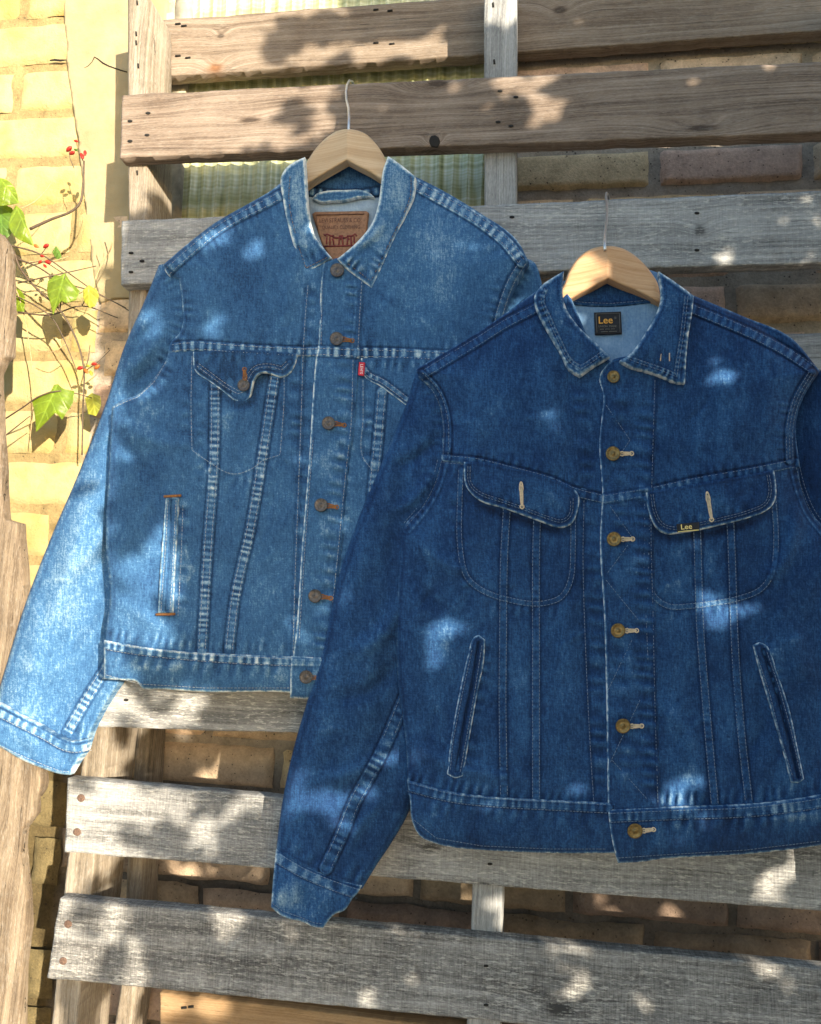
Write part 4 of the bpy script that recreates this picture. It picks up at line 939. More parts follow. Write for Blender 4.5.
fr_s2 = vb(rA, 0, 46) + vb(rB, 0, 47) + pocket(pkR, 48) + [seam([(794, 464), (800, 488), (811, 514), (832, 540)], 5.5, .0006, 9, .08, .06, .0005, .12, .0002, (-4, 1.5), seed=49)]
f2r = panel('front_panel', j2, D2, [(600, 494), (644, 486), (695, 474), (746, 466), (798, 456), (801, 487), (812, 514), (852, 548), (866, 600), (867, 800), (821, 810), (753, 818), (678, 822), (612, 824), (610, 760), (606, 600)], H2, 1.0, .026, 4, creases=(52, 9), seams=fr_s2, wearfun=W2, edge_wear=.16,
      puckers=[([(612, 800), (678, 799), (753, 796), (850, 782)], 8, 11, .0012, .14, 5), ([(650, 506), (746, 482), (792, 474)], 5, 9, .0006, .08, 2), ([(765, 650), (795, 775)], 9, 14, .0010, .12, 7), ([(668, 614), (740, 606), (770, 590)], 5, 11, .0006, .10, 9), ([(640, 540), (640, 590)], 6, 12, .0008, .08, 11)],
      folds=[([(650, 520), (657, 532), (670, 538), (694, 536), (752, 522), (775, 510)], 4.5, -.0012, -.30), ([(665, 640), (675, 720), (680, 790)], 14, .003, .04), ([(770, 640), (785, 700)], 8, .002, .06), ([(725, 640), (735, 740)], 9, .001, .05), ([(780, 620), (810, 680)], 14, .003, .04), ([(800, 500), (785, 560), (760, 580)], 8, .004, .05), ([(660, 700), (690, 740), (700, 790)], 7, .003, .06), ([(770, 720), (745, 760), (740, 790)], 7, -.002, -.05)],  # first line paints the dark shadow below the right pocket flap
      wear_dapple_spots=[(672, 555, 16, 12, .10), (708, 560, 8, 10, .12), (720, 602, 24, 9, .14), (750, 612, 24, 10, .10), (790, 770, 14, 20, .10), (690, 775, 12, 9, .12), (670, 800, 30, 6, .14)])  # these lighten the denim where sun dapples fall, painted light
stitches('stitching', f2r, M['thread_blue'], seam_lines(fr_s2[:3]) + [offset_line(fr_s2[3]['p'], -5), offset_line(fr_s2[3]['p'], -1.5)], H2, .0021)
# -- yokes
y2l_s = [seam([(540, 306), (505, 324), (478, 341), (448, 359), (424, 374)], 5, .0008, 8, .08, .08, seed=51, threads=(-3.6, 3.6)),
         seam([(443, 459), (475, 462), (509, 470), (550, 481), (575, 492), (603, 499)], 4.6, .0009, 8.5, .13, .12, seed=52, threads=(-3.6, 3.6)),
         seam([(421, 374), (437, 392), (446, 420), (446, 458)], 4.5, .0007, 8, .08, .08, seed=53, threads=(-2, 3)),
         seam([(570, 385), (573, 420), (577, 460), (580, 488)], 1.0, .0003, 9, .05, .07, .0004, .07, .0002, (), seed=54)]
HY2 = lambda x, y: H2(x, y) + .0012
y2l = panel('yoke', j2, D2, [(560, 276), (538, 290), (480, 331), (416, 369), (418, 376), (433, 389), (442, 419), (441, 461), (475, 466), (509, 475), (550, 486), (575, 497), (606, 505), (608, 440), (612, 395), (616, 372), (590, 340), (572, 300)], H2, 1.0, .03, 3, raise_=.0012, creases=(16, 10), seams=y2l_s, wearfun=W2, edge_wear=.30, edge_w=1.5,
      puckers=[([(446, 450), (510, 462), (590, 486)], 5, 9, .0006, .07, 2), ([(580, 390), (588, 480)], 7, 16, .0008, .06, 5)],
      folds=[([(470, 360), (480, 420), (470, 450)], 14, .003, .04), ([(530, 330), (550, 400), (555, 460)], 16, .003, .04), ([(575, 385), (585, 440)], 7, .002, .06)], wear_dapple_spots=[(545, 415, 7, 6, .08), (540, 430, 14, 14, .05), (495, 400, 30, 40, .04)])
stitches('stitching', y2l, M['thread_blue'], seam_lines(y2l_s), HY2, .0018)
y2r_s = [seam([(693, 309), (722, 321), (752, 334), (785, 351), (814, 370)], 5, .0010, 8, .16, .12, seed=55, threads=(-3.8, 3.8)),
         seam([(602, 500), (644, 493), (695, 482), (746, 473), (796, 463)], 4.6, .0009, 8.5, .13, .14, seed=56, threads=(-3.6, 3.6)),
         seam([(812, 373), (797, 399), (790, 426), (790, 460)], 4.5, .0007, 8, .07, .08, seed=57, threads=(-3, 0, 3))]
y2r = panel('yoke', j2, D2, [(606, 366), (600, 379), (602, 395), (599, 443), (602, 504), (644, 499), (695, 487.5), (746, 478.5), (800, 468), (796, 425), (803, 399), (820, 371), (790, 337), (745, 317), (690, 294), (662, 320), (640, 350), (625, 362)], H2, 1.0, .03, 3, raise_=.0013, creases=(18, 11), seams=y2r_s, wearfun=W2, edge_wear=.30, edge_w=1.5,
      puckers=[([(650, 484), (746, 464), (785, 456)], 5, 9, .0006, .07, 2), ([(786, 400), (783, 450)], 7, 9, .0006, .07, 5)],
      folds=[([(720, 350), (730, 410), (720, 460)], 18, .003, .04), ([(770, 380), (765, 440)], 10, .002, .04)], wear_dapple_spots=[(717, 380, 12, 10, .10), (690, 420, 40, 30, .03)])
stitches('stitching', y2r, M['thread_blue'], seam_lines(y2r_s), HY2, .0018)
# -- pocket flaps
HF2 = lambda x, y: H2(x, y) + .0058
fL = [(464, 462), (464, 475), (466, 486), (475, 497), (485, 503), (500, 507), (520, 514), (547, 524), (556, 527), (565, 527), (573, 522), (577, 513), (579, 497), (575, 490), (550, 478), (509, 467), (480, 462)]
fLs = [seam([(469, 466), (470, 483), (478, 492), (502, 501), (522, 508), (549, 518), (562, 521), (570, 515), (572, 498)], 1.0, .0002, 8, .06, -.02, .0003, .06, .0002, (-1.2, 1.2), seed=61)]
fla = panel('pocket_flap', j2, D2, fL, HF2, .7, .0042, 1.6, edge_on=fL[:14], seams=fLs, wearfun=W2, edge_wear=.60, edge_w=1.4, puckers=[([(480, 495), (555, 518)], 6, 12, .0009, .10, 3)], folds=[([(540, 485), (565, 510)], 5, .0015, .10), ([(490, 478), (500, 495)], 7, .001, .05)])
stitches('stitching', fla, M['thread_blue'], seam_lines(fLs), HF2, .0014)
buttonhole('buttonhole', fla, M['thread_cream'], 521, 482, 522, 506, float(HF2(np.array([522.]), np.array([494.]))[0]) + .0012, 1.5)
fR = [(646, 492), (647, 503), (649, 513), (653, 523), (660, 531), (668, 534), (680, 533), (694, 531), (721, 525), (751, 517), (764, 512), (772, 506), (776, 497), (776, 484), (774, 470), (746, 475), (695, 484)]
fRs = [seam([(652, 494), (655, 512), (662, 524), (672, 528), (694, 525), (721, 519), (750, 511), (766, 503), (770, 492), (768, 474)], 1.0, .0002, 8, .06, -.02, .0003, .06, .0002, (-1.2, 1.2), seed=62)]
fra = panel('pocket_flap', j2, D2, fR, HF2, .7, .0042, 1.6, edge_on=fR[:15], seams=fRs, wearfun=W2, edge_wear=.66, edge_w=1.4, puckers=[([(665, 522), (750, 508)], 6, 12, .0009, .10, 3)], folds=[([(720, 488), (724, 512)], 6, .001, .08)])
stitches('stitching', fra, M['thread_blue'], seam_lines(fRs), HF2, .0014)
buttonhole('buttonhole', fra, M['thread_cream'], 707, 492, 711.5, 519, float(HF2(np.array([709.]), np.array([506.]))[0]) + .0012, 1.6)
fb_ = panel('flap_label', fra, M['label_black'], [(677, 524), (699, 522), (699.5, 530), (677.5, 532)], lambda x, y: HF2(x, y) + .0034, .6, .0030, .6, closed_smooth=False)
text_part('label_print', fb_, M['label_yellow'], 'Lee', 686.5, 526.6, 11, 5.2, lambda x, y: HF2(x, y) + .0036, -.09, .01)
V, Q = strip([(678, 531.8), (699, 529.9)], .0006, float(HF2(np.array([688.]), np.array([531.]))[0]) + .0036, 4)
mesh_obj('label_border', V, Q, M['label_yellow'], fb_)
# -- placket
HP2 = lambda x, y: H2(x, y) + .0030
p2_s = [seam([(655, 380), (653, 443), (651, 531), (653, 613), (655, 708), (658, 804)], 1.0, .0003, 9, .06, .14, .0005, .10, .0002, (0,), seed=63),
        seam([(602, 499.5), (650, 492)], 4.6, .0006, 8.5, .12, .14, .0006, .14, .0003, (-3.6, 3.6), seed=64)]
zz = [[(606, 405), (630, 440), (615, 462)], [(610, 506), (634, 540)], [(628, 545), (606, 575)], [(606, 580), (640, 622)], [(632, 640), (608, 690)], [(640, 700), (609, 765)], [(612, 760), (648, 800)], [(646, 615), (648, 660)]]
pk2 = panel('placket', j2, D2, [(612, 360), (603, 369), (599, 379), (603, 395), (601, 420), (599, 443), (602, 494), (600, 545), (604, 613), (606, 684), (608, 814), (661, 810), (658, 708), (656, 613), (654, 531), (656, 443), (660, 391), (660, 372), (640, 358)], HP2, 1.0, .0045, 2.2, edge_on=[(612, 360), (603, 369), (599, 379), (603, 395), (601, 420), (599, 443), (602, 494), (600, 545), (604, 613), (606, 684), (608, 814)], creases=(30, 12), seams=p2_s, wearfun=lambda x, y: W2(x, y) + .02, edge_wear=.72, edge_w=1.4,
      puckers=[([(647, 400), (645, 480), (644, 560), (647, 680), (651, 790)], 10, 12, .0013, .09, 3), ([(620, 640), (626, 780)], 8, 17, .001, .09, 6), ([(622, 400), (620, 560)], 8, 15, .0008, .06, 8)], folds=[([(625, 640), (632, 680)], 5, .001, .10), ([(630, 735), (622, 790)], 4, .001, .10), ([(615, 560), (622, 600)], 8, .001, .06)], wear_dapple_spots=[(625, 655, 18, 30, .05), (626, 590, 20, 25, .05)])
stitches('stitching', pk2, M['thread_blue'], [p2_s[0]['p'], offset_line(p2_s[1]['p'], -3.4), offset_line(p2_s[1]['p'], 3.4)] + [smooth(z) for z in zz], HP2, .0012, r=.0003)
for (bx, by, r) in [(613.5, 376.5, 6.4), (613, 453.5, 7.4), (614, 539, 7.4), (618, 630.5, 7.4), (623, 726, 7.6)]:
    hb = float(HP2(np.array([bx]), np.array([by]))[0])
    b = disc_button('button', pk2, M['brass'], bx, by, hb + .0032, r)
    if by > 400: buttonhole('buttonhole', pk2, M['thread_cream'], bx + 6, by + .3, bx + 18, by, hb + .0005, 1.9)
# -- welt pockets
def welt(o, mid, sts):
    w_ = panel('welt_pocket', j2, D2, o, lambda x, y: H2(x, y) + .0050, .6, .0070, 2.2, wear=.36, edge_wear=.60, edge_w=1.3, seams=[seam(mid, 1.3, -.0040, 9, 0, -.30, .0002, .1, 0, (), seed=1)])
    stitches('stitching', w_, M['thread_blue'], sts, lambda x, y: H2(x, y) + .0050, .0014)
welt([(474, 637), (479, 635), (485, 640), (484, 660), (478, 690), (470, 735), (463, 776), (455, 778), (447, 774), (451, 740), (460, 690), (468, 655)], [(479, 643), (473, 680), (464, 725), (457, 770)], [[(472, 650), (463, 690), (453, 740), (450, 772)], [(482, 645), (475, 690), (467, 735), (460, 773)]])
welt([(753, 645), (760, 642), (767, 646), (777, 672), (790, 712), (797, 745), (804, 779), (798, 783), (791, 782), (783, 750), (772, 712), (760, 672)], [(763, 650), (776, 690), (787, 730), (798, 777)], [[(757, 655), (770, 695), (780, 735), (793, 778)], [(767, 652), (780, 690), (791, 730), (801, 776)]])
# -- waistband
HB = lambda x, y: H2(x, y) + .0034
w2l = [seam([(408, 786), (451, 797), (496, 802), (550, 805), (608, 808)], 4.6, .0005, 8, .14, .13, .0005, .16, .0004, (4.4,), seed=66)]
wA = panel('waistband', j2, D2, [(407, 780), (451, 791.5), (496, 797), (550, 800), (616, 803), (616, 853), (550, 853), (482, 850), (450, 847), (434, 843), (420, 836), (412, 821), (410, 800)], HB, 1.0, .014, 1.6, creases=(12, 14), seams=w2l, wearfun=W2, edge_wear=.50, edge_w=1.4, puckers=[([(418, 806), (496, 812), (600, 818)], 7, 13, .0009, .08, 3)], wear_dapple_spots=[(500, 815, 12, 9, .12), (470, 800, 30, 5, .08)], folds=[([(598, 815), (602, 848)], 4, .001, .06)])
stitches('stitching', wA, M['thread_blue'], [offset_line(w2l[0]['p'], -3.4), offset_line(w2l[0]['p'], 5), [(414, 820), (436, 838), (482, 846), (550, 849), (608, 849)]], HB, .0016)
HBB = lambda x, y: H2(x, y) + .0058
w2r = [seam([(610, 817), (678, 814), (753, 811), (821, 802), (862, 791)], 5, .0005, 8.5, .16, .13, .0005, .16, .0005, (4.8,), seed=67)]
wB = panel('waistband', j2, D2, [(608, 810), (678, 807), (753, 804), (821, 795), (865, 783), (864, 835), (821, 845), (746, 854), (690, 857), (661, 859), (640, 862), (618, 863), (612, 840)], HBB, 1.0, .014, 1.6, creases=(16, 15), seams=w2r, wearfun=W2, edge_wear=.55, edge_w=1.4, puckers=[([(660, 822), (753, 822), (821, 812)], 8, 14, .0012, .13, 3)], wear_dapple_spots=[(682, 832, 12, 10, .13), (800, 818, 22, 12, .14), (770, 805, 30, 6, .12), (660, 838, 8, 10, .08)], folds=[([(658, 820), (660, 852)], 4, .0012, .10), ([(760, 822), (820, 812)], 4, .0015, .12)])  # pale spots here are dapples of sun painted into the wear
stitches('stitching', wB, M['thread_blue'], [offset_line(w2r[0]['p'], -3.6), offset_line(w2r[0]['p'], 5.4), [(618, 858), (661, 855), (746, 850), (821, 841)]], HBB, .0016)
disc_button('button', wB, M['brass'], 635, 831, float(HBB(np.array([635.]), np.array([831.]))[0]) + .003, 7.8)
buttonhole('buttonhole', wB, M['thread_cream'], 641, 831, 653, 829.5, float(HBB(np.array([646.]), np.array([830.]))[0]) + .0005, 2.0)
# -- collar
c2i = [(564, 272), (564, 303), (567, 310), (579, 327), (596, 343), (609, 355)]
CL2 = collar_h(c2i, .147, .010, 15)
c2ls = [seam([(545, 288), (541, 300), (548, 318), (558, 340), (570, 362), (581, 369), (592, 362), (606, 352)], 3, .0003, 6, .13, .06, .0004, .08, .0003, (-1.5, 1.5), seed=71)]
k1 = panel('collar', j2, D2, [(564, 271), (552, 278), (540, 287), (534, 298), (536, 308), (541, 319), (552, 339), (563, 359), (568, 369), (580, 377), (592, 368), (610, 357), (596, 343), (579, 327), (567, 310), (563, 297)], CL2, .8, .006, 3.5, creases=(8, 20), seams=c2ls, wearfun=lambda x, y: W2(x, y) + .05, edge_wear=.55, edge_w=2.0, puckers=[([(566, 362), (580, 371), (604, 356)], 5, 7, .0008, .14, 4), ([(540, 305), (555, 338)], 5, 8, .0005, .10, 5)], wear_dapple_spots=[(580, 372, 10, 5, .2), (562, 300, 8, 14, .08)])
stitches('stitching', k1, M['thread_blue'], [c2ls[0]['p'], offset_line(c2ls[0]['p'], -3)], CL2, .0014)
c2r = [(658, 272), (661, 295), (656, 314), (644, 335), (630, 353), (620, 361)]
CR2 = collar_h(c2r, .147, .011, 15)
c2rs = [seam([(688, 296), (686, 314), (683, 338), (679, 362), (677, 377), (660, 370), (642, 364), (626, 358)], 3, .0003, 6, .15, .08, .0004, .08, .0003, (-1.5, 1.5), seed=72)]
k2 = panel('collar', j2, D2, [(658, 271), (666, 276), (678, 284), (694, 296), (692, 314), (688, 339), (686, 364), (685, 384), (676, 383), (664, 378), (644, 371), (630, 367), (619, 361), (630, 354), (644, 335), (656, 314), (661, 298)], CR2, .8, .006, 3.5, seams=c2rs, wearfun=lambda x, y: W2(x, y) + .05, edge_wear=.58, edge_w=2.0, puckers=[([(625, 361), (655, 371), (680, 381)], 5, 7, .0010, .18, 4), ([(690, 310), (684, 370)], 5, 7, .0005, .14, 5)], folds=[([(640, 345), (630, 358)], 4, .002, .12), ([(655, 330), (650, 360)], 10, .002, .05)], wear_dapple_spots=[(660, 374, 20, 5, .1)])
stitches('stitching', k2, M['thread_blue'], [c2rs[0]['p'], offset_line(c2rs[0]['p'], 3)], CR2, .0014)
V, Q = np_join([strip(e, .0006, float(CR2(np.array([665.]), np.array([357.]))[0]) + .0010, 5) for e in ([(661, 353), (660.5, 361)], [(669.5, 353), (669.5, 361)])])
mesh_obj('loose_stitch', V, Q, M['thread_cream'], k2)

# ================================================================== WALL
def brick_material(name):
    t = NT(name); bc = t.attr('bcol', 'Color'); pm = t.attr('paint')
    tc = t.n.new('ShaderNodeTexCoord').outputs['Object']
    n1 = t.noise(tc, 38, 5, .65); n2 = t.noise(tc, 260, 4, .7); n3 = t.noise(tc, 9, 3, .6)
    v = t.n.new('ShaderNodeTexVoronoi'); t.l.new(tc, v.inputs['Vector']); v.inputs['Scale'].default_value = 120
    k = t.math('MULTIPLY_ADD', t.math('SUBTRACT', n1, .5), 1.3, 1.0)
    k = t.math('MULTIPLY_ADD', t.math('SUBTRACT', n2, .5), .9, k)
    cc = t.n.new('ShaderNodeCombineColor'); [t.l.new(k, cc.inputs[i]) for i in range(3)]
    c = t.mix(1.0, bc, cc.outputs[0], 'MULTIPLY')
    pits = t.math('LESS_THAN', t.math('ADD', v.outputs['Distance'], t.math('MULTIPLY', n1, .5)), .37)
    c = t.mix(t.math('MULTIPLY', pits, t.math('SUBTRACT', .75, t.math('MULTIPLY', pm, .55))), c, (.045, .034, .025))
    stain = t.ramp(n3, [(.35, (.37, .28, .095)), (.55, (.43, .36, .19)), (.75, (.37, .26, .07))])
    pn = t.noise(tc, 55, 5, .7)
    pf = t.math('MINIMUM', t.math('MAXIMUM', t.math('MULTIPLY', t.math('SUBTRACT', t.math('ADD', pm, t.math('MULTIPLY', pn, .55)), .58), 8), 0), 1)
    c = t.mix(pf, c, t.mix(t.math('MULTIPLY', n2, .35), stain, (.25, .175, .065)))
    t.base(c)
    h = t.math('MULTIPLY_ADD', n2, .5, n1); h = t.math('MULTIPLY_ADD', pits, -.5, h)
    return t.fin(.9, t.bump(h, 1.0, .0034), Specular_IOR_Level=.2)
MB = brick_material('brick')

def gridmesh(x0, x1, z0, z1, nx, nz):
    xs = np.linspace(x0, x1, nx); zs = np.linspace(z0, z1, nz); A, B = np.meshgrid(xs, zs)
    i = np.arange(nx * nz).reshape(nz, nx)
    q = np.stack([i[:-1, :-1], i[:-1, 1:], i[1:, 1:], i[1:, :-1]], -1).reshape(-1, 4)
    return A.ravel(), B.ravel(), q

wall = thing('brick_wall', 'old brick wall behind the pallet, cream painted at left and bare brown at right', 'wall', (0, WALL_Y, GROUND_Z))
def wx(px, py): return float(PV(np.array([px]), np.array([py]), 0)[0][0])
def wz(px, py): return float(PV(np.array([px]), np.array([py]), 0)[0][2])
WIN = (wx(168, 150), wx(508, 150), wz(330, 330), 1.20)      # x0,x1,z0,z1 of the window opening
PIT = .0695
zR = wz(600, 146); zL = wz(40, 160); xJ = wx(655, 170); xJL = wx(12, 135)
PALE = [(.60, .44, .28), (.55, .40, .275), (.56, .38, .28), (.53, .39, .26), (.61, .46, .27), (.51, .36, .265)]
Vs = []; Qs = []; Cs = []; Ps = []; o = 0
rb = random.Random(4)
zones = [(-2.0, wx(90, 400), zL, xJL, 1, .083, .245), (wx(90, 400), 2.3, zR, xJ, 0, .0695, .215)]
for (xa, xb, zr, xr, paint, PIT, BL) in zones:
    k0 = int((GROUND_Z - zr) / PIT) - 1; k1 = int((1.5 - zr) / PIT) + 1
    for k in range(k0, k1):
        gp = .0068 if paint else .0055
        z0 = zr + k * PIT + gp; z1 = zr + (k + 1) * PIT - gp
        off = xr + (BL / 2 if k % 2 == 0 else 0)
        j0 = int((xa - off) / BL) - 1; j1 = int((xb - off) / BL) + 1
        for j in range(j0, j1):
            x0 = off + j * BL + gp; x1 = off + (j + 1) * BL - gp
            if k % 6 == 3 and rb.random() < .4: x1 = (x0 + x1) / 2
            x0 = max(x0, xa); x1 = min(x1, xb)
            if z1 < GROUND_Z - .02: continue
            segs = [(x0, x1)]
            if z1 > WIN[2] and z0 < WIN[3]:
                segs = []
                if x0 < WIN[0]: segs.append((x0, min(x1, WIN[0])))
                if x1 > WIN[1]: segs.append((max(x0, WIN[1]), x1))
            for (sa, sb) in segs:
                if sb - sa < .02: continue
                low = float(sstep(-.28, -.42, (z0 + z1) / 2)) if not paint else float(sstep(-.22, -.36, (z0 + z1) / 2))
                A, B, q = gridmesh(sa, sb, z0, z1, max(4, int((sb - sa) / .008)), 10)
                ed = np.minimum(np.minimum(A - sa, sb - A), np.minimum(B - z0, z1 - B))
                rr = (.0035 if paint else .006) + .004 * low
                e = np.clip(1 - ed / rr, 0, 1)
                y = WALL_Y + (.0065 if paint else .011) * (1 - np.sqrt(np.clip(1 - e * e, 0, 1))) + rb.uniform(-.0015, .0015) + low * rb.uniform(-.006, .006)
                y = y + (.0012 + .003 * low) * fbm(A * 40, B * 40, 3, 3) + .002 * fbm(A * 12, B * 12, 2, 5)
                A = A + .0025 * fbm(B * 30, A * 5, 2, 7) * (1 + .8 * low); B = B + .0022 * fbm(A * 22, B * 5, 2, 9) * (1 + .8 * low)
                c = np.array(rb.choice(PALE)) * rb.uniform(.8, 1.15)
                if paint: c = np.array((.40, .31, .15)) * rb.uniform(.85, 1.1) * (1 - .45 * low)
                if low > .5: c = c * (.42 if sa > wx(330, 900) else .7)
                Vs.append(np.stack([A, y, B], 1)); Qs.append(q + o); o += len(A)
                Cs.append(np.tile([*c, 1], (len(A), 1)))
                xm = wx(160, 400)
                pv = (.95 if paint else .0)
                Ps.append(np.full(len(A), pv) * (1 - sstep(-.22, -.30, B)) )
mesh_obj('bricks', np.concatenate(Vs), np.concatenate(Qs), MB, wall, True, {'bcol': ('FLOAT_COLOR', np.concatenate(Cs)), 'paint': ('FLOAT', np.concatenate(Ps))})
# mortar bed in four sheets round the window
def mortar(xa, xb, za, zb):
    A, B, q = gridmesh(xa, xb, za, zb, max(3, int((xb - xa) / .012)), max(3, int((zb - za) / .012)))
    left_ = A < wx(88, 400)
    y = WALL_Y + np.where(left_, .0058, .0075) + .0028 * fbm(A * 55, B * 55, 3, 13) + .003 * fbm(A * 14, B * 14, 2, 15) + .005 * sstep(-.28, -.42, B) + .02 * sstep(-.30, -.5, B) * np.clip(fbm(A * 9, B * 16, 3, 17), -.1, 1)
    n = len(A)
    pt_ = .16 * (A < wx(88, 400)) * (1 - sstep(-.22, -.30, B))
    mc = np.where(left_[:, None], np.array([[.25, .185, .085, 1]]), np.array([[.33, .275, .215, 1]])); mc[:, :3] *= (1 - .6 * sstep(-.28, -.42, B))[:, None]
    return np.stack([A, y, B], 1), q, mc, pt_
ms = [mortar(-2.0, WIN[0], GROUND_Z - .05, 1.5), mortar(WIN[1], 2.3, GROUND_Z - .05, 1.5), mortar(WIN[0], WIN[1], GROUND_Z - .05, WIN[2]), mortar(WIN[0], WIN[1], WIN[3], 1.5)]
V, Q = np_join([(m[0], m[1]) for m in ms])
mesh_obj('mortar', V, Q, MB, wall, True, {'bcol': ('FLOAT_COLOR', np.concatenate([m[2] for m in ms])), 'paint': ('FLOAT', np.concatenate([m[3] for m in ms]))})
# smooth cement strip beside the window
tm = NT('painted_cement'); tcx = tm.n.new('ShaderNodeTexCoord').outputs['Object']
n1 = tm.noise(tcx, 30, 5, .65); n2 = tm.noise(tcx, 240, 4, .7); n3 = tm.noise(tcx, 7, 2, .5)
tm.base(tm.mix(tm.math('MULTIPLY', n2, .35), tm.ramp(tm.math('MULTIPLY_ADD', n3, .5, tm.math('MULTIPLY', n1, .5)), [(.3, (.25, .185, .09)), (.5, (.33, .265, .15)), (.7, (.39, .33, .205))]), (.16, .12, .06)))
MC = tm.fin(.9, tm.bump(tm.math('MULTIPLY_ADD', n2, .5, n1), .6, .002))
cst = panel('cement_strip', wall, MC, [(64, -260), (166, -260), (167, 160), (168, 312), (150, 306), (128, 298), (100, 302), (93, 270), (88, 225), (82, 180), (77, 130), (71, 95), (67, 60), (65, 0)], lambda x, y: .0012 + .0008 * fbm(x / 18., y / 18., 3, 77) + .001 * fbm(x / 60., y / 60., 2, 78), 2.0, .03, 0, mapf=PV, wood_axis='x', edge_jit=2.6)
ck = tube(PV(np.array([84, 88, 92, 94.5, 98, 103, 109, 117, 127]), np.array([68, 66, 62, 57, 59, 63, 66, 69, 72.]), .0020), [.0002, .0004, .0005, .0009, .0010, .0012, .0009, .0010, .0007], 5)
mesh_obj('crack', ck[0], ck[1], M['black'], wall)
ck = tube(PV(np.array([50, 55, 60, 66]), np.array([60.5, 60, 60.5, 60.]), .0015), [.0010, .0018, .0018, .0010], 5)
mesh_obj('crack', ck[0], ck[1], M['black'], wall)

# window: ribbed glass in a timber frame, checked curtain behind
win = tag(bpy.data.objects.new('window', None)); COL.objects.link(win); win.parent = wall
wc = np.array([(WIN[0] + WIN[1]) / 2, .06, (WIN[2] + WIN[3]) / 2 - GROUND_Z]); win.location = wc
tg = NT('ribbed_glass'); tcx = tg.n.new('ShaderNodeTexCoord').outputs['Object']
na = tg.noise(tg.mapping(tcx, (1, 1, 2)), 30, 3, .6)
q1 = tg.noise(tg.mapping(tcx, (38, 0, .8)), 1, 3, .7); q2 = tg.noise(tg.mapping(tcx, (.7, 0, 60), (4, 0, 1)), 1, 3, .7); q3 = tg.noise(tg.mapping(tcx, (170, 0, 1)), 1, 1, .6); q4 = tg.noise(tg.mapping(tcx, (1, 0, 190)), 1, 1, .6)
qf = tg.math('ADD', tg.math('MULTIPLY_ADD', q1, 1.1, tg.math('MULTIPLY', q2, .8)), tg.math('MULTIPLY_ADD', q3, .75, tg.math('MULTIPLY', q4, .75)))
tg.base(tg.ramp(tg.math('MULTIPLY_ADD', qf, .31, tg.math('MULTIPLY', na, .06)), [(.42, (.20, .22, .10)), (.51, (.45, .46, .23)), (.58, (.64, .64, .36)), (.66, (.84, .84, .60))]))
tg.b.inputs['Roughness'].default_value = .16; tg.b.inputs['Specular IOR Level'].default_value = .7
tr = tg.n.new('ShaderNodeBsdfTransparent'); tr.inputs[0].default_value = (.95, .93, .74, 1)
mx = tg.n.new('ShaderNodeMixShader'); mx.inputs[0].default_value = .78
tg.l.new(tr.outputs[0], mx.inputs[1]); tg.l.new(tg.b.outputs[0], mx.inputs[2]); tg.l.new(mx.outputs[0], tg.out.inputs[0])
A, B, q = gridmesh(WIN[0] + .02, WIN[1] - .02, WIN[2] + .02, WIN[3] - .02, 420, 30)
ph = A / .0225 * 2 * math.pi
y = WALL_Y + .012 + .0050 * np.abs(np.sin(ph / 2)) + .0006 * fbm(A * 60, B * 20, 2, 3)
mesh_obj('ribbed_pane', np.stack([A, y, B], 1), q, tg.m, win)
tcu = NT('checked_curtain'); tcx = tcu.n.new('ShaderNodeTexCoord').outputs['Object']
s1 = tcu.noise(tcu.mapping(tcx, (34, 0, .8)), 1, 3, .7); s2 = tcu.noise(tcu.mapping(tcx, (.7, 0, 48), (4, 0, 1)), 1, 3, .7); s3 = tcu.noise(tcu.mapping(tcx, (150, 0, 2)), 1, 2, .6); s4 = tcu.noise(tcu.mapping(tcx, (2, 0, 170)), 1, 2, .6)
f = tcu.math('ADD', tcu.math('MULTIPLY_ADD', s1, 1.25, tcu.math('MULTIPLY', s2, .85)), tcu.math('MULTIPLY_ADD', s3, .45, tcu.math('MULTIPLY', s4, .45)))
tcu.base(tcu.ramp(tcu.math('MULTIPLY', f, .34), [(.34, (.15, .135, .07)), (.43, (.34, .32, .16)), (.50, (.60, .56, .29)), (.58, (.72, .69, .42)), (.66, (.86, .84, .64))]))
A, B, q = gridmesh(WIN[0] + .01, WIN[1] - .01, WIN[2] + .01, WIN[3] - .01, 160, 12)
mesh_obj('curtain', np.stack([A, WALL_Y + .032 + .004 * np.sin(A * 95 + 2 * np.sin(A * 31)), B], 1), q, tcu.fin(.9), win)
def box(x0, x1, y0, y1, z0, z1):
    v = np.array([(x, y, z) for x in (x0, x1) for y in (y0, y1) for z in (z0, z1)])
    return v, np.array([(0, 1, 3, 2), (4, 6, 7, 5), (0, 4, 5, 1), (2, 3, 7, 6), (0, 2, 6, 4), (1, 5, 7, 3)])
fr_ = plain('window_frame_paint', (.30, .27, .20), .7, var=.3, scale=60)
parts = [box(WIN[0] - .004, WIN[0] + .022, WALL_Y + .004, WALL_Y + .09, WIN[2], WIN[3]), box(WIN[1] - .022, WIN[1] + .004, WALL_Y + .004, WALL_Y + .09, WIN[2], WIN[3]),
         box(WIN[0] + .022, WIN[1] - .022, WALL_Y + .004, WALL_Y + .09, WIN[2] - .004, WIN[2] + .024), box(WIN[0] + .022, WIN[1] - .022, WALL_Y + .004, WALL_Y + .09, WIN[3] - .024, WIN[3] + .004)]
V, Q = np_join(parts); mesh_obj('window_frame', V, Q, fr_, win, False)
V, Q = box(WIN[0] - .03, WIN[1] + .03, WALL_Y + .10, WALL_Y + .13, WIN[2] - .03, WIN[3] + .03); mesh_obj('window_back', V, Q, fr_, win, False)

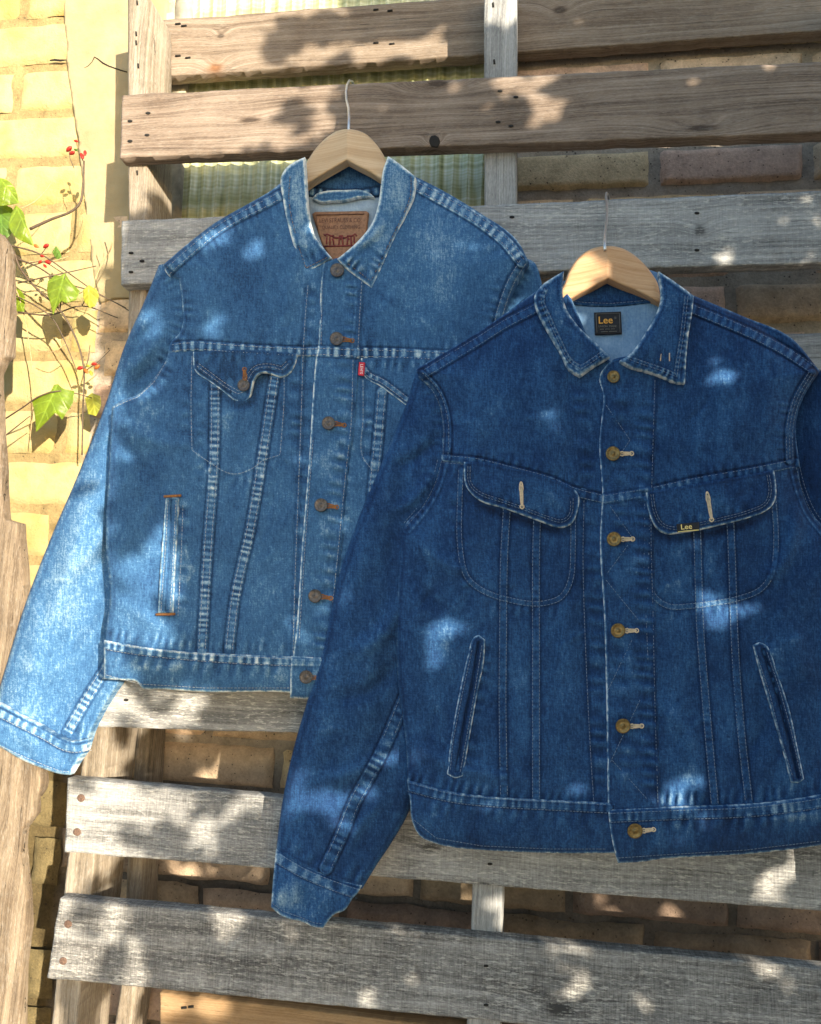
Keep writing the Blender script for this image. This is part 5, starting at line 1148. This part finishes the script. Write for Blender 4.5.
# ================================================================== GROUND
tgd = NT('pale_paving'); tcx = tgd.n.new('ShaderNodeTexCoord').outputs['Object']
n1 = tgd.noise(tcx, 6, 5, .65); n2 = tgd.noise(tcx, 90, 4, .7)
tgd.base(tgd.ramp(tgd.math('MULTIPLY_ADD', n2, .5, tgd.math('MULTIPLY', n1, .5)), [(.3, (.20, .175, .14)), (.5, (.31, .28, .235)), (.7, (.40, .365, .31))]))  # unseen ground, coloured pale so it bounces light into the shade
MG = tgd.fin(.95, tgd.bump(tgd.math('MULTIPLY_ADD', n2, .5, n1), .8, .01))
A, B, q = gridmesh(-60, 60, -60, WALL_Y + .05, 121, 121)
gz = GROUND_Z + .012 * fbm(A * .8, B * .8, 3, 3) * (np.abs(A) < 20)
g = mesh_obj('ground', np.stack([A, B, gz - .01], 1), q, MG, None); tag(g, 'unseen paving in front of the wall, made pale to bounce light', 'ground', kind='structure')

# ================================================================== CREEPER
vine = thing('climbing_vine', 'green creeper with red buds climbing the sunlit cream wall at left', 'creeper', PV(np.array([0]), np.array([500]), .06)[0])
def leafmat(name, c, tl):
    t = NT(name); tc = t.n.new('ShaderNodeTexCoord').outputs['Object']
    n = t.noise(tc, 60, 3, .6); n2 = t.noise(tc, 300, 2, .6)
    t.base(t.ramp(t.math('MULTIPLY_ADD', n2, .3, t.math('MULTIPLY', n, .7)), [(.3, tuple(q * .65 for q in c)), (.55, c), (.75, tuple(min(1, q * 1.5) for q in c))]))
    bc_ = t.b.inputs['Base Color'].links[0].from_socket
    t.base(t.mix(t.math('MULTIPLY', t.math('MINIMUM', t.attr('wear'), 1.0), .32), bc_, tuple(min(1, q * 2.3 + .03) for q in c)))
    t.fin(.42, t.bump(n2, .3, .001))
    tl_ = t.n.new('ShaderNodeBsdfTranslucent'); tl_.inputs[0].default_value = (*tl, 1)
    m = t.n.new('ShaderNodeMixShader'); m.inputs[0].default_value = .28
    t.l.new(t.b.outputs[0], m.inputs[1]); t.l.new(tl_.outputs[0], m.inputs[2]); t.l.new(m.outputs[0], t.out.inputs[0])
    return t.m
LG = leafmat('green_leaf', (.13, .20, .012), (.36, .42, .02)); LD = leafmat('dark_green_leaf', (.07, .14, .015), (.2, .35, .02)); LY = leafmat('yellow_leaf', (.32, .33, .04), (.6, .55, .06))
LR = leafmat('red_bud', (.42, .028, .018), (.7, .06, .02)); LO = leafmat('orange_bud', (.50, .15, .03), (.8, .25, .04))
stem_m = plain('vine_stem', (.075, .05, .03), .7, var=.35, scale=200, bump=.3); stem_t = plain('dry_tendril', (.38, .26, .13), .8, var=.3)
leaves = [
    ([(-24, 190), (-12, 181), (0, 178), (10, 182), (16, 191), (19, 203), (8, 205), (-8, 206), (-20, 202)], .105, .010, LG, None),
    ([(-16, 204), (0, 203), (12, 208), (15, 218), (12, 232), (3, 242), (-6, 240), (-18, 230)], .085, .008, LD, None),
    ([(16, 205), (23, 212), (26, 224), (30, 234), (34, 246), (24, 242), (14, 236), (8, 226), (11, 214)], .10, .010, LG, None),
    ([(48, 281), (55, 275), (60, 276), (65, 273), (70, 281), (80, 291), (76, 300), (66, 303), (61, 301), (56, 308), (53, 315), (50, 302), (47, 292)], .105, .012, LG, 'bright green leaf'),
    ([(83, 290), (89, 285), (97, 290), (99, 296), (95, 306), (90, 308), (84, 301)], .085, .006, LY, 'small yellow leaf'),
    ([(32, 401), (41, 395), (51, 391), (54, 385), (58, 384), (62, 388), (74, 391), (73, 402), (66, 413), (62, 420), (58, 415), (55, 413), (47, 421), (36, 432), (35, 418)], .10, .010, LG, 'pointed bright green leaf'),
    ([(85, 398), (92, 393), (100, 396), (101, 405), (96, 416), (88, 414)], .06, .006, LY, None),
    ([(14, 288), (20, 290), (25, 297), (24, 312), (18, 313), (14, 306)], .075, .005, LG, None),
    ([(52, 252), (56, 246), (60, 252), (62, 260), (56, 259)], .07, .004, LD, None),
]
for (o_, hh, cv, lm, lab) in leaves:
    c = np.mean(np.array(o_), 0); ang = random.uniform(-.6, .6)
    def lh(x, y, c=c, hh=hh, cv=cv, ang=ang):
        u = ((x - c[0]) * math.cos(ang) + (y - c[1]) * math.sin(ang)) / 16.; v = (-(x - c[0]) * math.sin(ang) + (y - c[1]) * math.cos(ang)) / 20.
        return hh - cv * .5 * np.abs(u) ** 1.3 - cv * .35 * v * v + cv * .25 * np.sin(u * 5 + v * 3) * .3 + .0006 * np.sin(v * 9 - np.abs(u) * 6)
    oa = np.array(o_, float); bs = oa[np.argmin(oa[:, 1] - .3 * oa[:, 0])]; tp_ = oa[np.argmax(np.linalg.norm(oa - bs, axis=1))]
    ax_ = tp_ - bs; pr = np.array([-ax_[1], ax_[0]]) * .42
    vl = [np.array([bs, bs + ax_ * .96])] + [np.array([bs + ax_ * q_, bs + ax_ * (q_ + .30) + sg_ * pr * (1 - q_ * .7)]) for q_ in (.08, .32, .55) for sg_ in (1, -1)]
    def lw(x, y, vl=vl): return np.max([np.exp(-(poly_near(x, y, v_, False)[0] / (.75 if n_ == 0 else .5)) ** 2) for n_, v_ in enumerate(vl)], 0)
    lh2 = lambda x, y, lh=lh, lw=lw: lh(x, y) - .0007 * lw(x, y)
    lf = panel('leaf', vine, lm, o_, lh2, .6, .0006, 0, mapf=PV, sharp=38, wearfun=lw)
    if lab: lf['label'] = lab
stems = [([(10, 250, .08), (26, 262, .082), (44, 262, .08), (58, 270, .08), (66, 275, .1)], .0008, stem_m), ([(60, 310, .085), (62, 290, .09), (65, 276, .103)], .0008, stem_m),
         ([(82, 306, .065), (86, 298, .07), (90, 287, .08)], .0006, stem_m), ([(20, 268, .085), (30, 262, .08), (48, 262, .08), (70, 256, .06)], .0006, stem_t), ([(40, 256, .08), (46, 248, .085)], .0006, stem_m),
         ([(66, 344, .07), (52, 352, .07), (38, 350, .06)], .0006, stem_t), ([(2, 262, .08), (20, 300, .075), (30, 350, .06), (34, 390, .06), (30, 440, .05)], .0008, stem_t), ([(84, 372, .06), (100, 360, .05), (110, 350, .04)], .0006, stem_m),
         ([(80, 203, .09), (86, 196, .085), (90, 186, .08)], .0005, stem_t), ([(74, 168, .089), (70, 158, .09), (69, 150, .09)], .0005, stem_m), ([(84, 163, .088), (78, 150, .09), (76, 142, .09)], .0005, stem_m),
         ([(30, 229, .10), (52, 219, .098), (72, 211, .095), (80, 203, .093), (83, 185, .09), (84, 161, .088)], .0017, stem_m),
         ([(20, 209, .09), (34, 202, .085), (46, 190, .08), (53, 180, .075), (56, 184, .073)], .0006, stem_t),
         ([(4, 236, .09), (13, 250, .088), (20, 268, .085), (38, 290, .085), (52, 302, .09), (60, 310, .085), (70, 326, .075), (80, 350, .065), (84, 372, .06), (83, 405, .055), (82, 455, .05)], .0014, stem_m),
         ([(14, 258, .085), (36, 266, .09), (62, 282, .085), (88, 290, .08), (118, 304, .07), (140, 318, .05)], .0010, stem_m),
         ([(18, 283, .085), (46, 277, .095), (74, 271, .08), (96, 266, .06)], .0009, stem_m),
         ([(5, 244, .09), (40, 254, .085), (70, 274, .075), (96, 292, .065), (126, 308, .05)], .0010, stem_m),
         ([(18, 312, .075), (50, 315, .07), (82, 306, .065), (118, 318, .05)], .0010, stem_m),
         ([(16, 296, .08), (36, 306, .085), (52, 318, .08), (66, 344, .07), (77, 372, .062)], .0009, stem_m),
         ([(110, 222, .05), (113, 236, .05), (110, 250, .052), (103, 262, .055), (96, 277, .06), (90, 290, .07)], .0007, stem_t),
         ([(100, 240, .04), (104, 252, .045), (98, 272, .05)], .0005, stem_t),
         ([(5, 419, .07), (22, 408, .085), (40, 396, .098), (60, 391, .1), (74, 393, .09), (92, 398, .065)], .0009, stem_m),
         ([(5, 436, .06), (20, 424, .065), (30, 416, .07)], .0008, stem_m),
         ([(84, 372, .06), (88, 360, .06), (90, 345, .055)], .0007, stem_m)]
for (p_, r_, m_) in stems:
    a = np.array(p_); s_ = smooth(a[:, :2]); hz = np.interp(np.linspace(0, 1, len(s_)), np.linspace(0, 1, len(a)), a[:, 2])
    V, Q = tube(PV(s_[:, 0], s_[:, 1], hz), np.linspace(r_ * 1.35, r_ * .8, len(s_)), 7)
    mesh_obj('stem', V, Q, m_, vine)
buds = [(69, 149, -.8, 7, LR), (72, 153, -.5, 6, LR), (76, 141, .2, 4, LR), (82, 156, 1.2, 6, LR), (85, 153, 1.6, 5, LR), (46, 246, -.6, 6, LR), (48, 262, .2, 6, LR), (45, 266, .8, 4, LR), (36, 246, .4, 5, LO), (42, 256, .1, 4, LR), (80, 368, -.3, 6, LR), (86, 371, .8, 6, LO), (91, 373, 1.2, 5, LY), (97, 367, -.7, 6, LO), (94, 364, -.2, 5, LR), (88, 366, .3, 4, LY), (40, 262, -.9, 4, LR), (76, 150, .4, 4, LD)]
for (bx, by, an, ln, bm) in buds:
    n = 7; pts = []; rr = []
    for i in range(n):
        t_ = i / (n - 1) - .5
        pts.append(PV(np.array([bx + math.cos(an) * ln * t_]), np.array([by + math.sin(an) * ln * t_]), (.09 if by < 300 else .065) + .004 * t_)[0]); rr.append(.0003 + .0030 * math.sin(math.pi * (i + .35) / (n - .3)) ** .8 * (ln / 6.5))
    V, Q = tube(pts, rr, 7); mesh_obj('bud', V, Q, bm, vine)

# ================================================================== LIGHT
SUNP = np.array([.72, -1.0, .14])                    # towards the sun, pallet frame
S = ROT @ SUNP; S /= np.linalg.norm(S)
elev = math.asin(S[2])
sd = bpy.data.lights.new('sun', 'SUN'); sd.energy = 3.5; sd.angle = rad(.5); sd.color = (1.0, .89, .71)
so = bpy.data.objects.new('sun', sd); COL.objects.link(so)
so.rotation_euler = Vector(S).to_track_quat('Z', 'Y').to_euler()
w = bpy.data.worlds.new('World'); SC.world = w; w.use_nodes = True
nt = w.node_tree; bg = nt.nodes['Background']; sky = nt.nodes.new('ShaderNodeTexSky'); sky.sky_type = 'NISHITA'
sky.sun_disc = False; sky.sun_elevation = elev; sky.sun_rotation = math.atan2(S[0], S[1]); sky.altitude = 50; sky.air_density = 1.0; sky.dust_density = 1.0; sky.ozone_density = 1.6
nt.links.new(sky.outputs[0], bg.inputs[0]); bg.inputs[1].default_value = .15

# ================================================================== TREE whose crown dapples the light
e1 = np.cross(S, [0, 0, 1.0]); e1 /= np.linalg.norm(e1); e2 = np.cross(e1, S)
if e2[2] < 0: e2 = -e2; e1 = -e1
def ab(p): p = np.asarray(p); return np.stack([p @ e1, p @ e2], -1)
def ell(x, y, rx, ry=None, rot=0):
    ry = ry or rx; th = np.linspace(0, 2 * math.pi, 15)[:-1]
    return [(x + rx * math.cos(a) * math.cos(rot) - ry * math.sin(a) * math.sin(rot), y + rx * math.cos(a) * math.sin(rot) + ry * math.sin(a) * math.cos(rot)) for a in th]
W_ = 'wall'
gaps = [
    # (pixel polygon, height in front of the slats or 'wall', openness)
    ([(-900, -700), (128, -700), (128, 20), (108, 60), (104, 320), (86, 430), (70, 500), (0, 650), (-30, 780), (-900, 1300)], W_, 1),
    ([(-900, 760), (-10, 640), (24, 720), (24, 1300), (-900, 1300)], W_, 1),
    (ell(60, 836, 7, 26), W_, 1),
    ([(40, -300), (260, -300), (290, 20), (262, 50), (276, 92), (258, 112), (238, 138), (212, 165), (120, 168), (60, 200)], 0, 1),
    ([(122, 160), (152, 160), (150, 218), (122, 218)], -.03, .9),
    ([(-60, 220), (60, 220), (60, 1200), (-60, 1200)], 0, 1),
    # pale sleeve, lower body
    ([(128, 372), (116, 405), (112, 480), (110, 560), (114, 640), (132, 690), (104, 780), (-40, 790), (-40, 660), (50, 480), (92, 385)], .035, 1),
    ([(112, 560), (150, 548), (168, 575), (166, 640), (150, 650), (108, 650)], .06, .85),
    (ell(133, 440, 18, 26), .055, .7), (ell(145, 395, 22, 9, -.4), .055, .6), (ell(160, 540, 12, 26), .06, .5),
    (ell(212, 240, 17, 12, .5), .075, 1), (ell(256, 246, 12, 17, .5), .075, 1), (ell(210, 322, 15, 12), .075, .9), (ell(148, 324, 15, 18, -.6), .035, .85), (ell(140, 352, 12, 8), .035, .6),
    (ell(176, 312, 6, 8), .05, .4), (ell(220, 432, 12, 16), .075, .55), (ell(165, 575, 6, 40), .065, .7), (ell(275, 610, 22, 30), .08, .45), (ell(300, 640, 16, 26), .08, .35),
    ([(355, 190), (415, 180), (500, 220), (530, 262), (500, 330), (420, 330), (370, 300)], .075, .30),
    ([(285, 165), (310, 158), (330, 255), (302, 272), (285, 220)], .09, .40), ([(388, 158), (417, 178), (375, 285), (345, 262), (378, 210)], .09, .38),
    (ell(340, 150, 36, 24), .065, .35),
    # upper boards
    ([(165, -60), (340, -60), (340, 30), (165, 30)], W_, .9), ([(170, 155), (300, 150), (280, 215), (170, 215)], W_, .95), ([(300, 60), (490, 50), (490, 90), (180, 95)], W_, .8), ([(390, 155), (490, 150), (490, 215), (410, 180)], W_, .7),
    (ell(650, 5, 14, 6), -.1, .7), (ell(684, 86, 16, 8), 0, .6), (ell(596, 100, 14, 10), 0, .3), (ell(724, 142, 9, 6), W_, .9), (ell(734, 148, 10, 5), W_, .9), (ell(672, 143, 7, 4), W_, .9),
    (ell(814, 212, 9, 12), 0, .9), (ell(808, 244, 8, 6), 0, .7), (ell(790, 272, 14, 10, -.8), W_, 1), (ell(778, 288, 10, 5, -.6), W_, 1), (ell(715, 258, 10, 4), 0, .6), (ell(665, 255, 8, 4), 0, .5),
    (ell(574, 276, 11, 12, .5), .13, .95), (ell(588, 282, 10, 7), .13, .9), (ell(568, 296, 5, 8), .13, .9),
    # indigo jacket
    (ell(452, 628, 19, 13, -.5), .135, 1), (ell(444, 645, 9, 14), .135, .9), (ell(545, 415, 7, 8), .14, .9), (ell(541, 432, 10, 6), .14, .4), (ell(535, 446, 8, 5), .14, .3), (ell(700, 560, 10, 12), .14, .55), (ell(672, 555, 10, 9), .14, .5),
    (ell(722, 604, 24, 9, .15), .14, .85), (ell(752, 614, 22, 10, .5), .14, .55), (ell(717, 380, 13, 10, .6), .135, .55), (ell(300, 806, 14, 14), .085, 1), (ell(356, 828, 17, 14), .085, .6), (ell(350, 604, 22, 18, .6), .11, .45),
    (ell(400, 475, 14, 20, .6), .11, .35), (ell(690, 776, 12, 8), .12, .7), (ell(673, 798, 24, 7, .2), .115, .8), (ell(684, 832, 13, 8), .11, .8), (ell(798, 818, 18, 12, .6), .11, .9), (ell(775, 806, 16, 5), .11, .7), (ell(800, 768, 12, 10), .115, .8), (ell(662, 836, 9, 9), .11, .5), (ell(505, 817, 12, 8), .11, .5), (ell(607, 215, 14, 8), 0, .2), (ell(664, 460, 10, 8), .14, .25), (ell(625, 650, 10, 14), .14, .3),
    (ell(560, 455, 9, 12), .14, .25), (ell(520, 600, 10, 8), .135, .35),
    # lower boards
    ([(100, 690), (190, 690), (215, 700), (185, 735), (100, 728)], 0, .70), (ell(205, 700, 14, 9), 0, .6), (ell(255, 715, 18, 8), 0, .3),
    ([(60, 770), (160, 780), (200, 805), (215, 830), (190, 850), (150, 862), (60, 856)], 0, .75), (ell(248, 805, 16, 18), 0, .7), (ell(222, 840, 16, 9), 0, .5), ([(95, 730), (150, 735), (145, 782), (95, 775)], -.05, .75), ([(60, 855), (140, 860), (140, 900), (60, 895)], -.05, .8),
    ([(40, 895), (120, 905), (150, 915), (135, 935), (160, 955), (130, 985), (40, 985)], 0, .66), (ell(215, 955, 24, 14, -.4), 0, .6), (ell(230, 985, 20, 10, -.3), 0, .5), (ell(395, 955, 14, 18), 0, .75), (ell(370, 990, 7, 14), 0, .75), (ell(405, 938, 18, 6), 0, .6),
    (ell(580, 985, 8, 9), 0, .8), (ell(637, 1005, 10, 7), 0, .6), (ell(545, 985, 6, 8), 0, .6), (ell(810, 858, 18, 9), 0, 1), (ell(772, 890, 12, 7, -.5), 0, .8), (ell(690, 875, 9, 5), 0, .5), (ell(545, 860, 18, 6), 0, .7), (ell(455, 870, 14, 6), 0, .6), (ell(486, 905, 9, 16), -.03, .5), (ell(600, 1000, 8, 6), 0, .5), (ell(535, 940, 10, 5), 0, .3),
    (ell(238, 778, 12, 4), W_, 1), ([(170, 858), (290, 868), (280, 905), (170, 900)], W_, .55), ([(400, 870), (475, 880), (470, 930), (440, 900)], W_, .95), ([(570, 890), (600, 895), (640, 945), (610, 930)], W_, .95), ([(660, 905), (680, 905), (720, 950), (700, 955)], W_, .95), ([(165, 735), (300, 745), (300, 780), (165, 780)], W_, .5), ([(100, 985), (170, 990), (170, 1060), (90, 1060)], -.1, .8), ([(165, 990), (260, 998), (250, 1010), (165, 1005)], -.07, .8),
]
polys = []
for (pp, hh, op) in gaps:
    a = np.array(pp, float)
    wp_ = PV(a[:, 0], a[:, 1], .0) if hh == W_ else P(a[:, 0], a[:, 1], hh)
    polys.append((ab(wp_), op))
fx = np.array([-80, 900, -80, 900.]); fy = np.array([-60, -60, 1080, 1080.])
ext = np.concatenate([ab(P(fx, fy, .15)), ab(PV(fx, fy, 0))]); lo = ext.min(0) - .10; hi = ext.max(0) + .12
NL = 30000
ca = RNG.uniform(lo[0], hi[0], NL); cb = RNG.uniform(lo[1], hi[1], NL)
lr = RNG.uniform(.014, .026, NL)
keep = np.ones(NL, bool)
rnd01 = RNG.uniform(0, 1, NL)
cell = 0.5 + 0.9 * fbm(ca / .035, cb / .035, 2, 60)         # clumps: partly open places break up into dapples
for (pl, op) in polys:
    bb0 = pl.min(0) - .03; bb1 = pl.max(0) + .03
    m = (ca > bb0[0]) & (ca < bb1[0]) & (cb > bb0[1]) & (cb < bb1[1]) & keep
    if not m.any(): continue
    i = np.nonzero(m)[0]
    ins_ = inside(ca[i], cb[i], pl); dd = poly_near(ca[i], cb[i], pl, True)[0]
    sz = min(np.ptp(pl[:, 0]), np.ptp(pl[:, 1]))
    hit = ins_ | (dd < lr[i] * (.62 if sz < .024 else .36 if sz < .045 else .42))
    if op >= .85: keep[i[hit & (rnd01[i] > (.05 if .03 < sz < .09 else .012 if sz < .3 else 0.0))]] = False
    else:
        keep[i[hit & (cell[i] < op * 1.02)]] = False
ca, cb, lr = ca[keep], cb[keep], lr[keep]
dist = RNG.uniform(1.35, 1.8, len(ca))
cen = ca[:, None] * e1 + cb[:, None] * e2 + dist[:, None] * S
nl = len(ca)
nrm = S + RNG.normal(0, .45, (nl, 3)); nrm /= np.linalg.norm(nrm, axis=1, keepdims=True)
tv = np.cross(nrm, RNG.normal(0, 1, (nl, 3))); tv /= np.linalg.norm(tv, axis=1, keepdims=True); bv_ = np.cross(nrm, tv)
sh = [(-1.25, 0, 0), (-.5, .62, .12), (.35, .6, .12), (1.35, 0, -.1), (.35, -.6, .12), (-.5, -.62, .12)]
LV = np.stack([cen + lr[:, None] * (a * tv + b * bv_ + c * nrm) for a, b, c in sh], 1).reshape(-1, 3)
k = np.arange(nl)[:, None] * 6
LQ = np.concatenate([k + np.array([[0, 1, 2, 3]]), k + np.array([[0, 3, 4, 5]])])
cmid = cen.mean(0)
tree = thing('tree', 'broad leafed garden tree opposite the wall whose crown dapples the light on the jackets', 'tree', (cmid[0] + .25, cmid[1] - .35, GROUND_Z))
TL = leafmat('crown_leaf', (.055, .10, .02), (.10, .16, .02))
mesh_obj('crown', LV, LQ, TL, tree, False)
bark = plain('bark', (.12, .09, .065), .9, var=.4, scale=60, bump=.8)
base = np.array(tree.location)
tp = [base + np.array([0, 0, -.02]), base + np.array([.02, -.02, .4]), base + np.array([-.03, .05, .9]), base + np.array([-.12, .16, 1.4]), base + np.array([-.2, .26, 1.9])]
V, Q = tube(tp, [.060, .045, .036, .024, .012], 10); mesh_obj('trunk', V, Q, bark, tree)
for (i, dx, dz) in ((2, .45, .45), (2, .30, -.1), (3, -.22, .5), (3, .35, .35), (1, .5, .35)):
    a = tp[i]; b = a + np.array([dx * abs(e1[0]), dx * .5, dz])
    V, Q = tube([a, (a + b) / 2 + np.array([0, 0, .05]), b], [.018, .011, .005], 7); mesh_obj('limb', V, Q, bark, tree)

# ================================================================== CAMERA
cd = bpy.data.cameras.new('camera'); cam = bpy.data.objects.new('camera', cd); COL.objects.link(cam)
cd.sensor_fit = 'HORIZONTAL'; cd.sensor_width = 36.0; cd.lens = F / 821.0 * 36.0; cd.clip_start = .02; cd.clip_end = 400
rt = ROT @ (R_pc @ np.array([1, 0, 0.])); up_ = ROT @ (R_pc @ np.array([0, -1, 0.])); bk = ROT @ (R_pc @ np.array([0, 0, -1.]))
mw = Matrix.Identity(4)
for i in range(3):
    mw[i][0] = rt[i]; mw[i][1] = up_[i]; mw[i][2] = bk[i]; mw[i][3] = CAM_W[i]
cam.matrix_world = mw
SC.camera = cam
SC.render.resolution_x = 821; SC.render.resolution_y = 1024
vs = SC.view_settings; vs.view_transform = 'Standard'; vs.look = 'None'; vs.gamma = 1.0; vs.exposure = 1.95; vs.use_curve_mapping = False
SC.cycles.max_bounces = 6; SC.cycles.transparent_max_bounces = 8
print('sun elevation', math.degrees(elev), 'leaves', nl)
